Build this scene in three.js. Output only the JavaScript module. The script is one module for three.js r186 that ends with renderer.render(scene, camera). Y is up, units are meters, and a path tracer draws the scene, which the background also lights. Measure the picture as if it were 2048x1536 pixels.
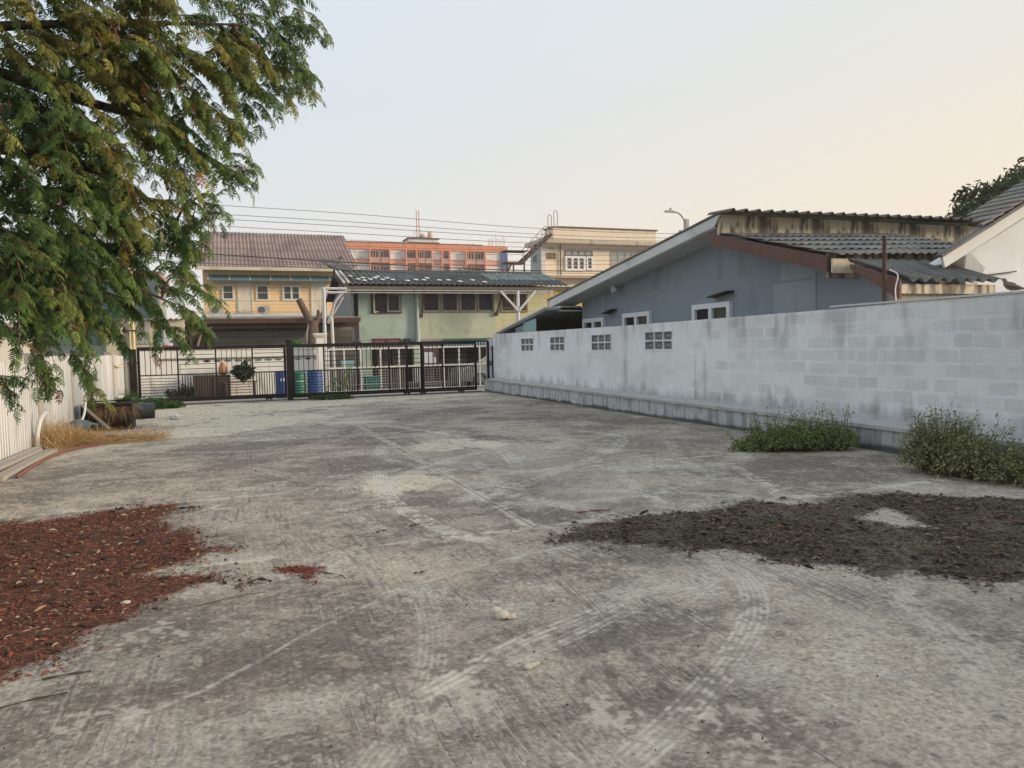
import * as THREE from 'three';
import { mergeGeometries } from 'three/addons/utils/BufferGeometryUtils.js';

const scene = new THREE.Scene();
const RAD = Math.PI / 180;

// ---------------------------------------------------------------- camera
const camera = new THREE.PerspectiveCamera(2 * Math.atan(768 / 1479) / RAD, 4 / 3, 0.05, 4000);
camera.position.set(0, 1.5, 0);
camera.rotation.order = 'YXZ';
camera.rotation.set(-2.854 * RAD, -20.459 * RAD, -1.318 * RAD);
scene.add(camera);

// ---------------------------------------------------------------- sky, sun, exposure
const SUN = new THREE.Vector3(Math.sin(112 * RAD) * Math.cos(15 * RAD), Math.sin(15 * RAD), -Math.cos(112 * RAD) * Math.cos(15 * RAD));
{
  const W = 1024, H = 512, data = new Float32Array(W * H * 4), mixc = (a, b, t) => a.map((v, i) => v + (b[i] - v) * t);
  const horizon = [0.615, 0.598, 0.572], middle = [0.465, 0.545, 0.62], zenith = [0.52, 0.585, 0.65], warm = [0.735, 0.60, 0.41];
  const gx = Math.sin(85 * RAD), gz = -Math.cos(85 * RAD);
  for (let j = 0; j < H; j++) for (let i = 0; i < W; i++) {
    const el = ((j + 0.5) / H - 0.5) * Math.PI, az = ((i + 0.5) / W - 0.5) * 2 * Math.PI, y = Math.sin(el);
    const up = Math.max(0, y), t = 1 - Math.exp(-up * 3.9);
    let c = t < 0.7 ? mixc(horizon, middle, t / 0.7) : mixc(middle, zenith, (t - 0.7) / 0.3);
    const toward = Math.cos(az) * gx + Math.sin(az) * gz;           // 1 toward the sunset
    const glow = Math.pow(Math.max(0, 0.5 + 0.5 * toward), 2.6) * Math.exp(-Math.pow(up / 0.42, 2));
    c = mixc(c, warm, Math.min(1, glow * 0.92));
    if (y < 0) c = mixc(c, [0.3, 0.28, 0.25], Math.min(1, -y * 8));
    const k = (j * W + i) * 4;
    data[k] = c[0]; data[k + 1] = c[1]; data[k + 2] = c[2]; data[k + 3] = 1;
  }
  const sky = new THREE.DataTexture(data, W, H, THREE.RGBAFormat, THREE.FloatType);
  sky.mapping = THREE.EquirectangularReflectionMapping; sky.magFilter = THREE.LinearFilter; sky.needsUpdate = true;
  scene.background = sky; scene.environment = sky;
}
const sun = new THREE.DirectionalLight(new THREE.Color(1.0, 0.80, 0.60), 3.0);
sun.position.copy(SUN).multiplyScalar(120); sun.target.position.set(0, 0, -20); sun.position.add(sun.target.position);
sun.castShadow = true; sun.shadow.radius = 22; sun.shadow.mapSize.set(2048, 2048);
Object.assign(sun.shadow.camera, { left: -70, right: 70, top: 60, bottom: -60, near: 1, far: 300 });
scene.add(sun, sun.target);
scene.fog = new THREE.FogExp2(new THREE.Color(0.80, 0.76, 0.72), 0.0007);
const renderer = new THREE.WebGLRenderer({ antialias: true });
renderer.toneMapping = THREE.LinearToneMapping;
renderer.toneMappingExposure = 1.44;
renderer.shadowMap.enabled = true;

// ---------------------------------------------------------------- random numbers and noise
function rng(seed) { let a = seed >>> 0; return () => { a = (a + 0x6D2B79F5) >>> 0; let t = a; t = Math.imul(t ^ (t >>> 15), t | 1); t ^= t + Math.imul(t ^ (t >>> 7), t | 61); return ((t ^ (t >>> 14)) >>> 0) / 4294967296; }; }
const R0 = rng(11), TAB = new Float32Array(65536); for (let i = 0; i < 65536; i++) TAB[i] = R0();
function vn(x, y) {                                     // value noise, repeats after 256
  const xi = Math.floor(x), yi = Math.floor(y); let fx = x - xi, fy = y - yi;
  fx = fx * fx * (3 - 2 * fx); fy = fy * fy * (3 - 2 * fy);
  const a = (yi & 255) << 8, b = ((yi + 1) & 255) << 8, x0 = xi & 255, x1 = (xi + 1) & 255;
  const p = TAB[a + x0], q = TAB[b + x0]; const u = p + (TAB[a + x1] - p) * fx, v = q + (TAB[b + x1] - q) * fx;
  return u + (v - u) * fy;
}
const fbm = (x, y, n = 4) => { let s = 0, a = 0.5, t = 0; for (let i = 0; i < n; i++) { s += a * vn(x + i * 37.3, y + i * 91.7); t += a; a *= 0.5; x *= 2.03; y *= 2.03; } return s / t; };
function pn(u, v, kx, ky, o = 0) {                      // periodic noise on the unit square
  const x = u * kx, y = v * ky, xi = Math.floor(x), yi = Math.floor(y); let fx = x - xi, fy = y - yi;
  fx = fx * fx * (3 - 2 * fx); fy = fy * fy * (3 - 2 * fy);
  const at = (i, j) => TAB[(((((j % ky) + ky) % ky) * 7 + o * 13) & 255) * 256 + ((((i % kx) + kx) % kx) * 5 + o * 29 & 255)];
  const p = at(xi, yi), q = at(xi, yi + 1), a = p + (at(xi + 1, yi) - p) * fx, b = q + (at(xi + 1, yi + 1) - q) * fx;
  return a + (b - a) * fy;
}
const pfbm = (u, v, kx, ky, n = 4, o = 0) => { let s = 0, a = 0.5, t = 0; for (let i = 0; i < n; i++) { s += a * pn(u, v, kx << i, ky << i, o + i); t += a; a *= 0.55; } return s / t; };
const sstep = (a, b, x) => { const t = Math.min(1, Math.max(0, (x - a) / (b - a))); return t * t * (3 - 2 * t); };
const enc = (v) => 255 * (v <= 0.0031308 ? 12.92 * Math.max(0, v) : 1.055 * Math.pow(Math.min(1, v), 1 / 2.4) - 0.055);
const mix3 = (a, b, t) => [a[0] + (b[0] - a[0]) * t, a[1] + (b[1] - a[1]) * t, a[2] + (b[2] - a[2]) * t];

// ---------------------------------------------------------------- textures
function dataTex(w, h, fn, srgb) {                      // fn(u, v) gives linear colour or a number
  const d = new Uint8Array(w * h * 4);
  for (let j = 0; j < h; j++) for (let i = 0; i < w; i++) {
    const c = fn((i + 0.5) / w, (j + 0.5) / h), k = (j * w + i) * 4;
    if (srgb) { d[k] = enc(c[0]); d[k + 1] = enc(c[1]); d[k + 2] = enc(c[2]); } else d[k] = d[k + 1] = d[k + 2] = Math.max(0, Math.min(255, c * 255));
    d[k + 3] = 255;
  }
  const t = new THREE.DataTexture(d, w, h); t.magFilter = THREE.LinearFilter; t.minFilter = THREE.LinearMipmapLinearFilter; t.generateMipmaps = true;
  t.wrapS = t.wrapT = THREE.RepeatWrapping; if (srgb) t.colorSpace = THREE.SRGBColorSpace; t.needsUpdate = true; return t;
}
// tints of wear that multiply a material's own colour
const VAR = {
  plaster: dataTex(512, 512, (u, v) => { const a = pfbm(u, v, 4, 4, 6, 1), b = pfbm(u, v, 12, 3, 4, 2), d = sstep(0.62, 0.78, pfbm(u, v, 7, 5, 5, 8)); const k = 0.80 + 0.22 * a + 0.06 * (b - 0.5) - 0.16 * d; return [k, k * 0.99, k * 0.965]; }, true),
  streak: dataTex(512, 512, (u, v) => { const a = pfbm(u, v, 28, 2, 4, 3), b = pfbm(u, v, 4, 3, 5, 4); const d = sstep(0.52, 0.8, a) * sstep(0.35, 0.7, b); const k = 0.96 - 0.52 * d + 0.1 * (b - 0.5); return [k, k * 0.975, k * 0.94]; }, true),
  metal: dataTex(256, 256, (u, v) => { const a = pfbm(u, v, 6, 6, 5, 5), r = sstep(0.66, 0.8, pfbm(u, v, 9, 9, 4, 9)); const k = 0.86 + 0.18 * a; return [k * (1 - 0.3 * r), k * (1 - 0.45 * r), k * (1 - 0.55 * r)]; }, true),
  wood: dataTex(256, 512, (u, v) => { const a = pfbm(u, v, 40, 2, 4, 6), b = pfbm(u, v, 5, 5, 4, 7); const k = 0.62 + 0.36 * a + 0.2 * (b - 0.5); return [k, k * 0.96, k * 0.9]; }, true),
  soot: dataTex(512, 512, (u, v) => { const a = pfbm(u, v, 9, 3, 5, 31), b = pfbm(u, v, 24, 2, 3, 33), d = sstep(0.42, 0.66, a * 0.7 + b * 0.3); const k = 0.95 - 0.74 * d; return [k, k * 0.97, k * 0.92]; }, true),
  roof: dataTex(512, 512, (u, v) => { const a = pfbm(u, v, 5, 5, 6, 12), b = sstep(0.5, 0.7, pfbm(u, v, 16, 4, 5, 13)); const k = 0.5 + 0.62 * a - 0.22 * b; return [k, k, k * 0.97]; }, true),
};
const BUMP = { grain: dataTex(512, 512, (u, v) => 0.5 * pfbm(u, v, 24, 24, 5, 21) + 0.5 * pfbm(u, v, 90, 90, 2, 22), false) };
const texCache = new Map();
function sized(t, S) { const key = t.uuid + S; if (!texCache.has(key)) { const c = t.clone(); c.repeat.set(1 / S, 1 / S); c.needsUpdate = true; texCache.set(key, c); } return texCache.get(key); }
function mat(rgb, o = {}) {                             // linear base colour
  const m = new THREE.MeshPhysicalMaterial({ roughness: o.rough ?? 0.85, metalness: o.metal ?? 0 });
  m.color.setRGB(...rgb);
  if (o.v) { m.map = sized(VAR[o.v], o.S ?? 2); }
  if (o.bump) { m.bumpMap = sized(BUMP.grain, o.bs ?? 0.6); m.bumpScale = o.bump; }
  if (o.coat) { m.clearcoat = o.coat; m.clearcoatRoughness = 0.08; }
  if (o.side) m.side = THREE.DoubleSide;
  if (o.spec != null) m.specularIntensity = o.spec;
  if (o.trans) { m.transmission = o.trans; m.thickness = 0; m.side = THREE.DoubleSide; }
  return m;
}

// ---------------------------------------------------------------- geometry in world metres
const V = (x, y, z) => new THREE.Vector3(x, y, z);
function uvm(g) {                                       // texture coordinates in metres from the dominant axis
  const p = g.attributes.position, n = g.attributes.normal, uv = new Float32Array(p.count * 2);
  for (let i = 0; i < p.count; i++) {
    const ax = Math.abs(n.getX(i)), ay = Math.abs(n.getY(i)), az = Math.abs(n.getZ(i));
    if (ay >= ax && ay >= az) { uv[2 * i] = p.getX(i); uv[2 * i + 1] = p.getZ(i); }
    else if (ax >= az) { uv[2 * i] = p.getZ(i); uv[2 * i + 1] = p.getY(i); }
    else { uv[2 * i] = p.getX(i); uv[2 * i + 1] = p.getY(i); }
  }
  g.setAttribute('uv', new THREE.BufferAttribute(uv, 2)); return g;
}
const B = (x0, x1, y0, y1, z0, z1) => new THREE.BoxGeometry(Math.abs(x1 - x0), Math.abs(y1 - y0), Math.abs(z1 - z0)).translate((x0 + x1) / 2, (y0 + y1) / 2, (z0 + z1) / 2);
function bar(a, b, w, h = w) {                          // a square bar from a to b
  const d = new THREE.Vector3().subVectors(b, a), L = d.length(), g = new THREE.BoxGeometry(w, h, L);
  const q = new THREE.Matrix4().lookAt(b, a, Math.abs(d.y / L) > 0.99 ? V(1, 0, 0) : V(0, 1, 0)); q.setPosition(new THREE.Vector3().addVectors(a, b).multiplyScalar(0.5));
  return g.applyMatrix4(q);
}
const cyl = (a, b, r0, r1 = r0, seg = 14, open = false) => { const d = new THREE.Vector3().subVectors(b, a), g = new THREE.CylinderGeometry(r1, r0, d.length(), seg, 1, open); g.applyQuaternion(new THREE.Quaternion().setFromUnitVectors(V(0, 1, 0), d.clone().normalize())); const m = new THREE.Vector3().addVectors(a, b).multiplyScalar(0.5); return g.translate(m.x, m.y, m.z); };
function vtube(pts, rad, seg = 6, squash = 1) {          // a smooth tube whose radius changes along it, closed at both ends
  const n = pts.length, pos = [], nor = [], idx = []; let up = V(0.13, 0.97, 0.21).normalize();
  for (let i = 0; i < n; i++) {
    const t = new THREE.Vector3().subVectors(pts[Math.min(n - 1, i + 1)], pts[Math.max(0, i - 1)]).normalize();
    const s = new THREE.Vector3().crossVectors(t, up); if (s.lengthSq() < 1e-6) s.set(1, 0, 0); s.normalize(); const u = new THREE.Vector3().crossVectors(s, t).normalize(); up = u;
    for (let k = 0; k < seg; k++) { const a = k / seg * 2 * Math.PI, c = Math.cos(a), d = Math.sin(a); const r = rad[i]; pos.push(pts[i].x + (s.x * c + u.x * d * squash) * r, pts[i].y + (s.y * c + u.y * d * squash) * r, pts[i].z + (s.z * c + u.z * d * squash) * r); nor.push(s.x * c + u.x * d, s.y * c + u.y * d, s.z * c + u.z * d); }
  }
  for (let i = 0; i < n - 1; i++) for (let k = 0; k < seg; k++) { const a = i * seg + k, b = i * seg + (k + 1) % seg; idx.push(a, a + seg, b, b, a + seg, b + seg); }
  for (let k = 1; k < seg - 1; k++) { idx.push(0, k, k + 1); const e = (n - 1) * seg; idx.push(e, e + k + 1, e + k); }
  const g = new THREE.BufferGeometry(); g.setAttribute('position', new THREE.Float32BufferAttribute(pos, 3)); g.setAttribute('normal', new THREE.Float32BufferAttribute(nor, 3)); g.setIndex(idx); return g;
}
const curve = (pts, n) => new THREE.CatmullRomCurve3(pts).getPoints(n);
const pipe = (pts, r, n = 16, seg = 8) => { const c = curve(pts, n); return vtube(c, c.map(() => r), seg); };
// a closed sheet that follows a profile: o + U*u + N*h(u) along D for L metres
function ribbed(o, U, N, D, W, L, pitch, amp, t = 0.006, kind = 'sine', per = 8) {
  const n = Math.max(2, Math.round(W / pitch * per)), pos = [], idx = [];
  const h = (u) => { const f = u / pitch; if (kind === 'sine') return amp * 0.5 * Math.cos(2 * Math.PI * f); const q = f - Math.floor(f); if (kind === 'groove') return q < 0.04 || q > 0.52 ? amp : q < 0.09 ? amp * (0.09 - q) / 0.05 : q < 0.47 ? 0 : amp * (q - 0.47) / 0.05; return q < 0.12 ? amp * q / 0.12 : q < 0.3 ? amp : q < 0.42 ? amp * (0.42 - q) / 0.12 : 0; };
  const put = (u, hh, l) => pos.push(o.x + U.x * u + N.x * hh + D.x * l, o.y + U.y * u + N.y * hh + D.y * l, o.z + U.z * u + N.z * hh + D.z * l);
  for (let i = 0; i <= n; i++) { const u = i / n * W, hh = h(u); put(u, hh, 0); put(u, hh, L); put(u, hh - t, 0); put(u, hh - t, L); }
  const q = (a, b, c, d) => idx.push(a, b, c, a, c, d);
  for (let i = 0; i < n; i++) { const a = i * 4, b = a + 4; q(a, b, b + 1, a + 1); q(a + 2, a + 3, b + 3, b + 2); q(a, a + 2, b + 2, b); q(a + 1, b + 1, b + 3, a + 3); }
  q(0, 1, 3, 2); q(n * 4, n * 4 + 2, n * 4 + 3, n * 4 + 1);
  let g = new THREE.BufferGeometry(); g.setAttribute('position', new THREE.Float32BufferAttribute(pos, 3)); g.setIndex(idx); g = g.toNonIndexed(); g.computeVertexNormals(); return g;
}
// a flat outline, in the plane across x ('x': points are z,y) or across z ('z': points are x,y), given a thickness
function slab(axis, pts, at0, at1, holes = [], bevel = 0) {
  const s = new THREE.Shape(pts.map((p) => new THREE.Vector2(p[0], p[1]))); for (const h of holes) s.holes.push(h);
  const g = new THREE.ExtrudeGeometry(s, { depth: Math.abs(at1 - at0), bevelEnabled: bevel > 0, bevelSize: bevel, bevelThickness: bevel, bevelSegments: 1, curveSegments: 10 });
  if (axis === 'x') { g.applyMatrix4(new THREE.Matrix4().set(0, 0, -1, Math.max(at0, at1), 0, 1, 0, 0, 1, 0, 0, 0, 0, 0, 0, 1)); }
  else g.translate(0, 0, Math.min(at0, at1));
  return g;
}
const rectHole = (x0, x1, y0, y1) => { const p = new THREE.Path(); p.moveTo(x0, y0); p.lineTo(x0, y1); p.lineTo(x1, y1); p.lineTo(x1, y0); p.closePath(); return p; };

// ---------------------------------------------------------------- objects
const names = new Map();
const numbered = (n) => { const k = names.get(n) || 0; names.set(n, k + 1); return k ? `${n}_${String(k).padStart(3, '0')}` : n; };
function join(geos) {
  const list = (Array.isArray(geos) ? geos : [geos]).map((g) => { const q = g.index ? g.toNonIndexed() : g.clone(); for (const k of Object.keys(q.attributes)) if (!['position', 'normal', 'uv', 'color'].includes(k)) q.deleteAttribute(k); if (!q.attributes.normal) q.computeVertexNormals(); if (!g.userData.keepUV) uvm(q); return q; });
  return list.length > 1 ? mergeGeometries(list) : list[0];
}
function thing(name, label, category, base = [0, 0, 0], group) {
  const o = new THREE.Group(); o.name = numbered(name); o.position.set(...base); scene.add(o);
  o.userData = { label, category }; if (group) o.userData.group = group; return o;
}
function offset(parent) { const p = V(0, 0, 0); for (let q = parent; q && q !== scene; q = q.parent) p.add(q.position); return p; }
function part(name, geos, m, parent) {                   // geometry in world metres, stored from its parent's base
  const g = join(geos), o = offset(parent); g.translate(-o.x, -o.y, -o.z);
  const e = new THREE.Mesh(g, m); e.name = name; e.castShadow = e.receiveShadow = true; parent.add(e); return e;
}
function piece(name, geometry, m, parent, x, y, z) {     // shares its geometry with alike pieces
  const o = offset(parent), e = new THREE.Mesh(geometry, m); e.name = name; e.position.set(x - o.x, y - o.y, z - o.z); e.castShadow = e.receiveShadow = true; parent.add(e); return e;
}
function single(name, geos, m, label, category, base = [0, 0, 0], group) {
  const g = join(geos); g.translate(-base[0], -base[1], -base[2]); const e = new THREE.Mesh(g, m); e.name = numbered(name); e.position.set(...base); e.castShadow = e.receiveShadow = true; scene.add(e);
  e.userData = { label, category }; if (group) e.userData.group = group; return e;
}
function struct(o, label) { o.userData = { kind: 'structure', ...(label ? { label } : {}) }; return o; }
function copies(name, geometry, m, list, parent, colors) {
  const e = new THREE.InstancedMesh(geometry, m, list.length); e.name = parent === scene ? numbered(name) : name; e.castShadow = e.receiveShadow = true;
  list.forEach((q, i) => e.setMatrixAt(i, q)); if (colors) colors.forEach((c, i) => e.setColorAt(i, c)); parent.add(e); return e;
}
const frameOf = (X, Y, Z, p, s = 1) => new THREE.Matrix4().makeBasis(X.clone().multiplyScalar(s), Y.clone().multiplyScalar(s), Z.clone().multiplyScalar(s)).setPosition(p);

// windows: a frame with panes, on a wall across z (seen from +z) or across x (seen from -x)
function win(parent, axis, a0, a1, y0, y1, at, n, fm, gm, o = {}) {
  const fw = o.fw ?? 0.07, dep = o.dep ?? 0.07, bb = (p, q, r, s, d0, d1) => axis === 'z' ? B(p, q, r, s, at + d0, at + d1) : B(at - d1, at - d0, r, s, p, q);
  const g = [bb(a0, a1, y1 - fw, y1, 0, dep), bb(a0, a1, y0, y0 + fw, 0, dep)]; const w = (a1 - a0 - fw) / n;
  for (let i = 0; i <= n; i++) g.push(bb(a0 + i * w, a0 + i * w + fw, y0 + fw, y1 - fw, 0, dep));
  if (o.cross) for (let i = 0; i < n; i++) for (const c of o.cross) { const yy = y0 + (y1 - y0) * c; g.push(bb(a0 + i * w + fw, a0 + (i + 1) * w, yy - 0.015, yy + 0.015, 0.02, dep - 0.01)); }
  if (o.sill) g.push(bb(a0 - 0.05, a1 + 0.05, y0 - 0.06, y0, 0, dep + 0.06));
  const f = part('window', g, fm, parent);
  for (let i = 0; i < n; i++) part('pane', bb(a0 + i * w + fw, a0 + (i + 1) * w, y0 + fw, y1 - fw, 0.012, 0.022), Array.isArray(gm) ? gm[i % gm.length] : gm, f);
  return f;
}

// ================================================================ the ground, the street, the paved yard
const M = {};
M.soil = mat([0.16, 0.145, 0.12], { v: 'plaster', S: 3, bump: 0.01 });
struct(part('ground', B(-1500, 1500, -0.6, -0.19, -1500, 1500), M.soil, scene));
M.street = mat([0.30, 0.285, 0.26], { v: 'plaster', S: 4, bump: 0.006 });
struct(part('street', B(-60, 60, -0.3, -0.15, -29.6, -25.05), M.street, scene));

// outlines on the yard, in metres (x, z)
const DARK = [[2.26, -5.23], [2.72, -5.51], [3.40, -5.59], [3.94, -5.54], [4.55, -5.77], [4.62, -5.43], [5.01, -5.36], [5.79, -5.40], [6.31, -5.08], [6.69, -4.64], [5.6, -3.7], [4.39, -3.04], [4.21, -3.12], [4.17, -3.35], [3.76, -3.54], [3.56, -3.81], [3.34, -4.24], [3.26, -4.42], [2.89, -4.62], [2.60, -4.85]];
const HOLE = [[4.80, -4.76], [5.35, -4.95], [5.12, -4.22], [4.89, -4.38]];
const RED = [[-2.7, -7.5], [-2.06, -7.88], [-1.60, -7.94], [-1.20, -8.10], [-0.73, -8.27], [-0.41, -7.90], [-0.68, -7.72], [-0.41, -6.75], [-0.32, -6.35], [-0.17, -6.03], [-0.34, -5.89], [-0.50, -5.83], [-0.61, -5.62], [-0.19, -5.55], [-0.04, -5.18], [-0.38, -5.06], [-0.49, -4.90], [-0.65, -4.66], [-0.79, -4.34], [-0.93, -4.13], [-1.09, -4.02], [-1.8, -3.7], [-2.6, -4.3]];
const REDSMALL = [[0.20, -5.36], [0.42, -5.30], [0.63, -5.26], [0.48, -5.12], [0.37, -4.93], [0.33, -5.18]];
function inside(poly, x, z) { let c = false; for (let i = 0, j = poly.length - 1; i < poly.length; j = i++) { const [xi, zi] = poly[i], [xj, zj] = poly[j]; if ((zi > z) !== (zj > z) && x < (xj - xi) * (z - zi) / (zj - zi) + xi) c = !c; } return c; }
function edge(poly, x, z) { let m = 81; for (let i = 0, j = poly.length - 1; i < poly.length; j = i++) { const [ax, az] = poly[j], [bx, bz] = poly[i]; const dx = bx - ax, dz = bz - az, t = Math.max(0, Math.min(1, ((x - ax) * dx + (z - az) * dz) / (dx * dx + dz * dz))); const ex = x - ax - t * dx, ez = z - az - t * dz, q = ex * ex + ez * ez; if (q < m) m = q; } return Math.sqrt(m); }
const signed = (poly, x, z) => (inside(poly, x, z) ? 1 : -1) * edge(poly, x, z);      // metres inside the outline

// tyre tracks: points, half width, strength, number of tread ribs
const TRACKS = [
  [[[1.61, -9.07], [1.49, -8.26], [1.41, -7.38], [1.48, -6.43], [1.64, -5.69], [1.80, -5.35]], 0.095, 0.9, 5],
  [[[3.02, -4.55], [3.04, -4.22], [2.96, -3.81], [2.71, -3.40], [2.37, -3.05], [2.03, -2.78], [1.55, -2.45], [1.1, -2.2]], 0.085, 0.5, 5],
  [[[0.55, -3.0], [0.85, -3.18], [1.33, -3.47], [1.86, -3.68], [2.28, -3.86], [2.72, -3.81]], 0.065, 0.5, 3],
  [[[1.1, -3.2], [1.6, -3.43], [2.1, -3.66], [2.72, -3.79]], 0.05, 0.45, 2],
  [[[-0.54, -3.36], [-0.30, -3.45], [0.01, -3.72], [0.40, -4.11], [1.09, -4.60], [1.80, -4.89], [2.58, -5.05]], 0.016, 0.32, 0],
  [[[2.95, -9.4], [2.70, -7.87], [2.56, -7.14], [2.78, -6.48], [2.93, -5.84], [2.95, -5.26]], 0.09, 0.5, 4],
  [[[5.6, -11.9], [5.87, -10.89], [5.5, -10.0], [4.62, -9.00], [3.63, -8.14], [2.51, -7.16], [2.0, -6.9]], 0.10, 0.5, 4],
  [[[4.10, -7.50], [3.83, -6.49], [3.62, -5.70]], 0.08, 0.6, 4],
  [[[3.3, -6.9], [4.3, -6.2], [5.0, -5.3]], 0.09, 0.45, 4],
  [[[5.59, -7.38], [5.2, -6.4], [4.77, -5.48]], 0.07, 0.55, 3],
  [[[0.03, -14.46], [1.24, -16.30], [2.67, -14.79], [3.44, -12.37], [3.58, -10.16], [3.2, -8.3]], 0.11, 0.55, 3],
  [[[0.9, -7.4], [1.02, -6.6], [1.08, -5.9]], 0.10, 0.35, 5],
  [[[3.75, -3.9], [3.6, -3.2], [3.2, -2.5], [2.7, -2.0]], 0.09, 0.3, 4],
  [[[0.2, -2.3], [0.75, -3.2], [1.0, -4.2], [1.0, -5.3]], 0.08, 0.28, 5], [[[3.4, -10.2], [2.2, -9.2], [1.5, -8.0], [1.2, -6.6]], 0.09, 0.4, 4], [[[4.6, -8.6], [3.4, -8.3], [2.4, -8.9], [1.9, -10.3], [2.2, -12.0]], 0.09, 0.4, 4], [[[2.2, -6.7], [3.2, -6.4], [4.4, -6.6], [5.6, -7.4]], 0.08, 0.4, 4], [[[2.4, -7.5], [3.0, -6.2], [3.3, -5.0], [3.2, -4.2]], 0.07, 0.35, 4], [[[6.2, -9.8], [5.4, -8.2], [5.0, -6.9], [5.1, -5.9]], 0.08, 0.35, 4], [[[0.3, -9.9], [0.9, -8.6], [1.9, -7.7], [3.2, -7.5]], 0.09, 0.3, 4],
  [[[-0.9, -12.4], [0.4, -12.0], [1.7, -12.9], [2.3, -14.5]], 0.10, 0.35, 3],
].map(([p, w, s, n]) => { const c = new THREE.CatmullRomCurve3(p.map(([x, z]) => V(x, 0, z))).getPoints(p.length * 8).map((q) => [q.x, q.z]); const xs = c.map((q) => q[0]), zs = c.map((q) => q[1]); return { c, w, s, n, box: [Math.min(...xs) - 0.3, Math.max(...xs) + 0.3, Math.min(...zs) - 0.3, Math.max(...zs) + 0.3] }; });
const CELLS = new Map(), CS = 0.25;                      // which track segments pass near each quarter metre
TRACKS.forEach((T, ti) => { for (let i = 1; i < T.c.length; i++) { const [ax, az] = T.c[i - 1], [bx, bz] = T.c[i]; for (let u = Math.floor((Math.min(ax, bx) - 0.14) / CS); u <= Math.floor((Math.max(ax, bx) + 0.14) / CS); u++) for (let v = Math.floor((Math.min(az, bz) - 0.14) / CS); v <= Math.floor((Math.max(az, bz) + 0.14) / CS); v++) { const k = u * 4096 + v; if (!CELLS.has(k)) CELLS.set(k, new Map()); const m = CELLS.get(k); if (!m.has(ti)) m.set(ti, []); m.get(ti).push(i); } } });
function trackAt(x, z) {
  const cell = CELLS.get(Math.floor(x / CS) * 4096 + Math.floor(z / CS)); if (!cell) return 0;
  let best = 0;
  for (const [ti, segs] of cell) {
    const T = TRACKS[ti]; let m = 1e9, side = 0, al = 0;
    for (const i of segs) { const [ax, az] = T.c[i - 1], [bx, bz] = T.c[i], dx = bx - ax, dz = bz - az, l2 = dx * dx + dz * dz; let t = ((x - ax) * dx + (z - az) * dz) / l2; t = t < 0 ? 0 : t > 1 ? 1 : t; const ex = x - ax - t * dx, ez = z - az - t * dz, d = ex * ex + ez * ez; if (d < m) { m = d; side = Math.sign(ex * dz - ez * dx); al = (i + t) / T.c.length; } }
    const d = Math.sqrt(m) * side, f = 1 - sstep(T.w * 0.8, T.w * 1.15, Math.abs(d)); if (f <= 0) continue;
    let k = f * T.s * sstep(0, 0.08, al) * sstep(1, 0.9, al);
    if (T.n) { const lug = 0.5 + 0.5 * Math.cos(d / T.w * Math.PI * T.n); k *= 0.25 + 0.75 * lug; }
    k *= 0.35 + 0.9 * fbm(x * 5, z * 5, 3);
    if (k > best) best = k;
  }
  return best;
}
const SPOTS = [ // weathered patches: x, z, radius, kind (0 dark algae, 1 sand, 2 white lime, 3 pale cream screed)
  [6.2, -6.2, 1.2, 0], [6.6, -14.5, 1.6, 0], [6.9, -12.3, 1.3, 0], [6.8, -9.4, 1.5, 0], [7.3, -17.5, 1.4, 0], [0.7, -10.6, 1.3, 0], [-0.3, -12.3, 1.2, 0], [1.6, -11.9, 1.2, 0], [-0.45, -3.9, 0.5, 0], [0.4, -3.75, 0.4, 0], [0.95, -2.7, 0.5, 0], [1.75, -2.55, 0.45, 0], [3.3, -2.7, 0.8, 0], [4.2, -3.0, 0.6, 0], [1.9, -3.3, 0.5, 0], [1.0, -7.2, 0.8, 0], [0.4, -6.6, 0.9, 0], [-0.9, -3.0, 0.7, 0], [0.2, -2.5, 0.6, 0], [-1.4, -9.6, 1.0, 0], [2.4, -6.0, 0.5, 0], [1.5, -5.9, 0.5, 0], [2.5, -4.4, 0.5, 0], [-1.9, -11.0, 1.0, 0], [3.6, -13.5, 1.0, 0], [4.4, -16.5, 1.3, 0], [2.0, -14.0, 0.9, 0],
  [-1.2, -19.6, 2.4, 1], [0.8, -20.5, 2.4, 1], [1.6, -17.6, 1.4, 1], [-1.8, -15.0, 1.5, 1], [-0.2, -16.4, 1.5, 1], [2.0, -7.6, 0.7, 1], [3.0, -11.6, 1.3, 1], [4.2, -10.4, 1.0, 1], [4.3, -7.2, 1.0, 1], [5.4, -4.4, 1.1, 1], [3.3, -3.6, 0.6, 1], [2.2, -4.3, 0.5, 1], [0.7, -5.0, 0.6, 1], [4.6, -22.5, 2.6, 1], [6.3, -5.9, 0.6, 1], [-1.2, -9.0, 0.8, 1], [3.0, -2.9, 0.8, 1], [-2.7, -13.8, 0.9, 1],
  [-1.2, -20.8, 2.6, 3], [1.0, -21.4, 1.5, 3], [-1.9, -15.2, 0.9, 3], [-0.7, -15.6, 0.9, 3], [0.3, -17.4, 1.3, 3], [3.6, -22.8, 1.4, 3], [6.0, -23.2, 1.3, 3], [1.8, -8.1, 0.4, 3], [3.2, -11.0, 0.6, 3],
  [-0.5, -7.78, 0.22, 2], [-0.30, -7.72, 0.16, 2], [-0.12, -5.98, 0.12, 2], [-0.52, -3.38, 0.14, 2], [-0.42, -3.42, 0.1, 2], [1.75, -2.3, 0.2, 2], [0.85, -2.95, 0.18, 2], [1.5, -8.6, 0.3, 2], [2.3, -15.5, 0.5, 2], [-0.75, -4.15, 0.2, 2], [-0.55, -4.45, 0.18, 2], [1.35, -2.55, 0.15, 2], [6.0, -16.9, 0.4, 2],
];
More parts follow.
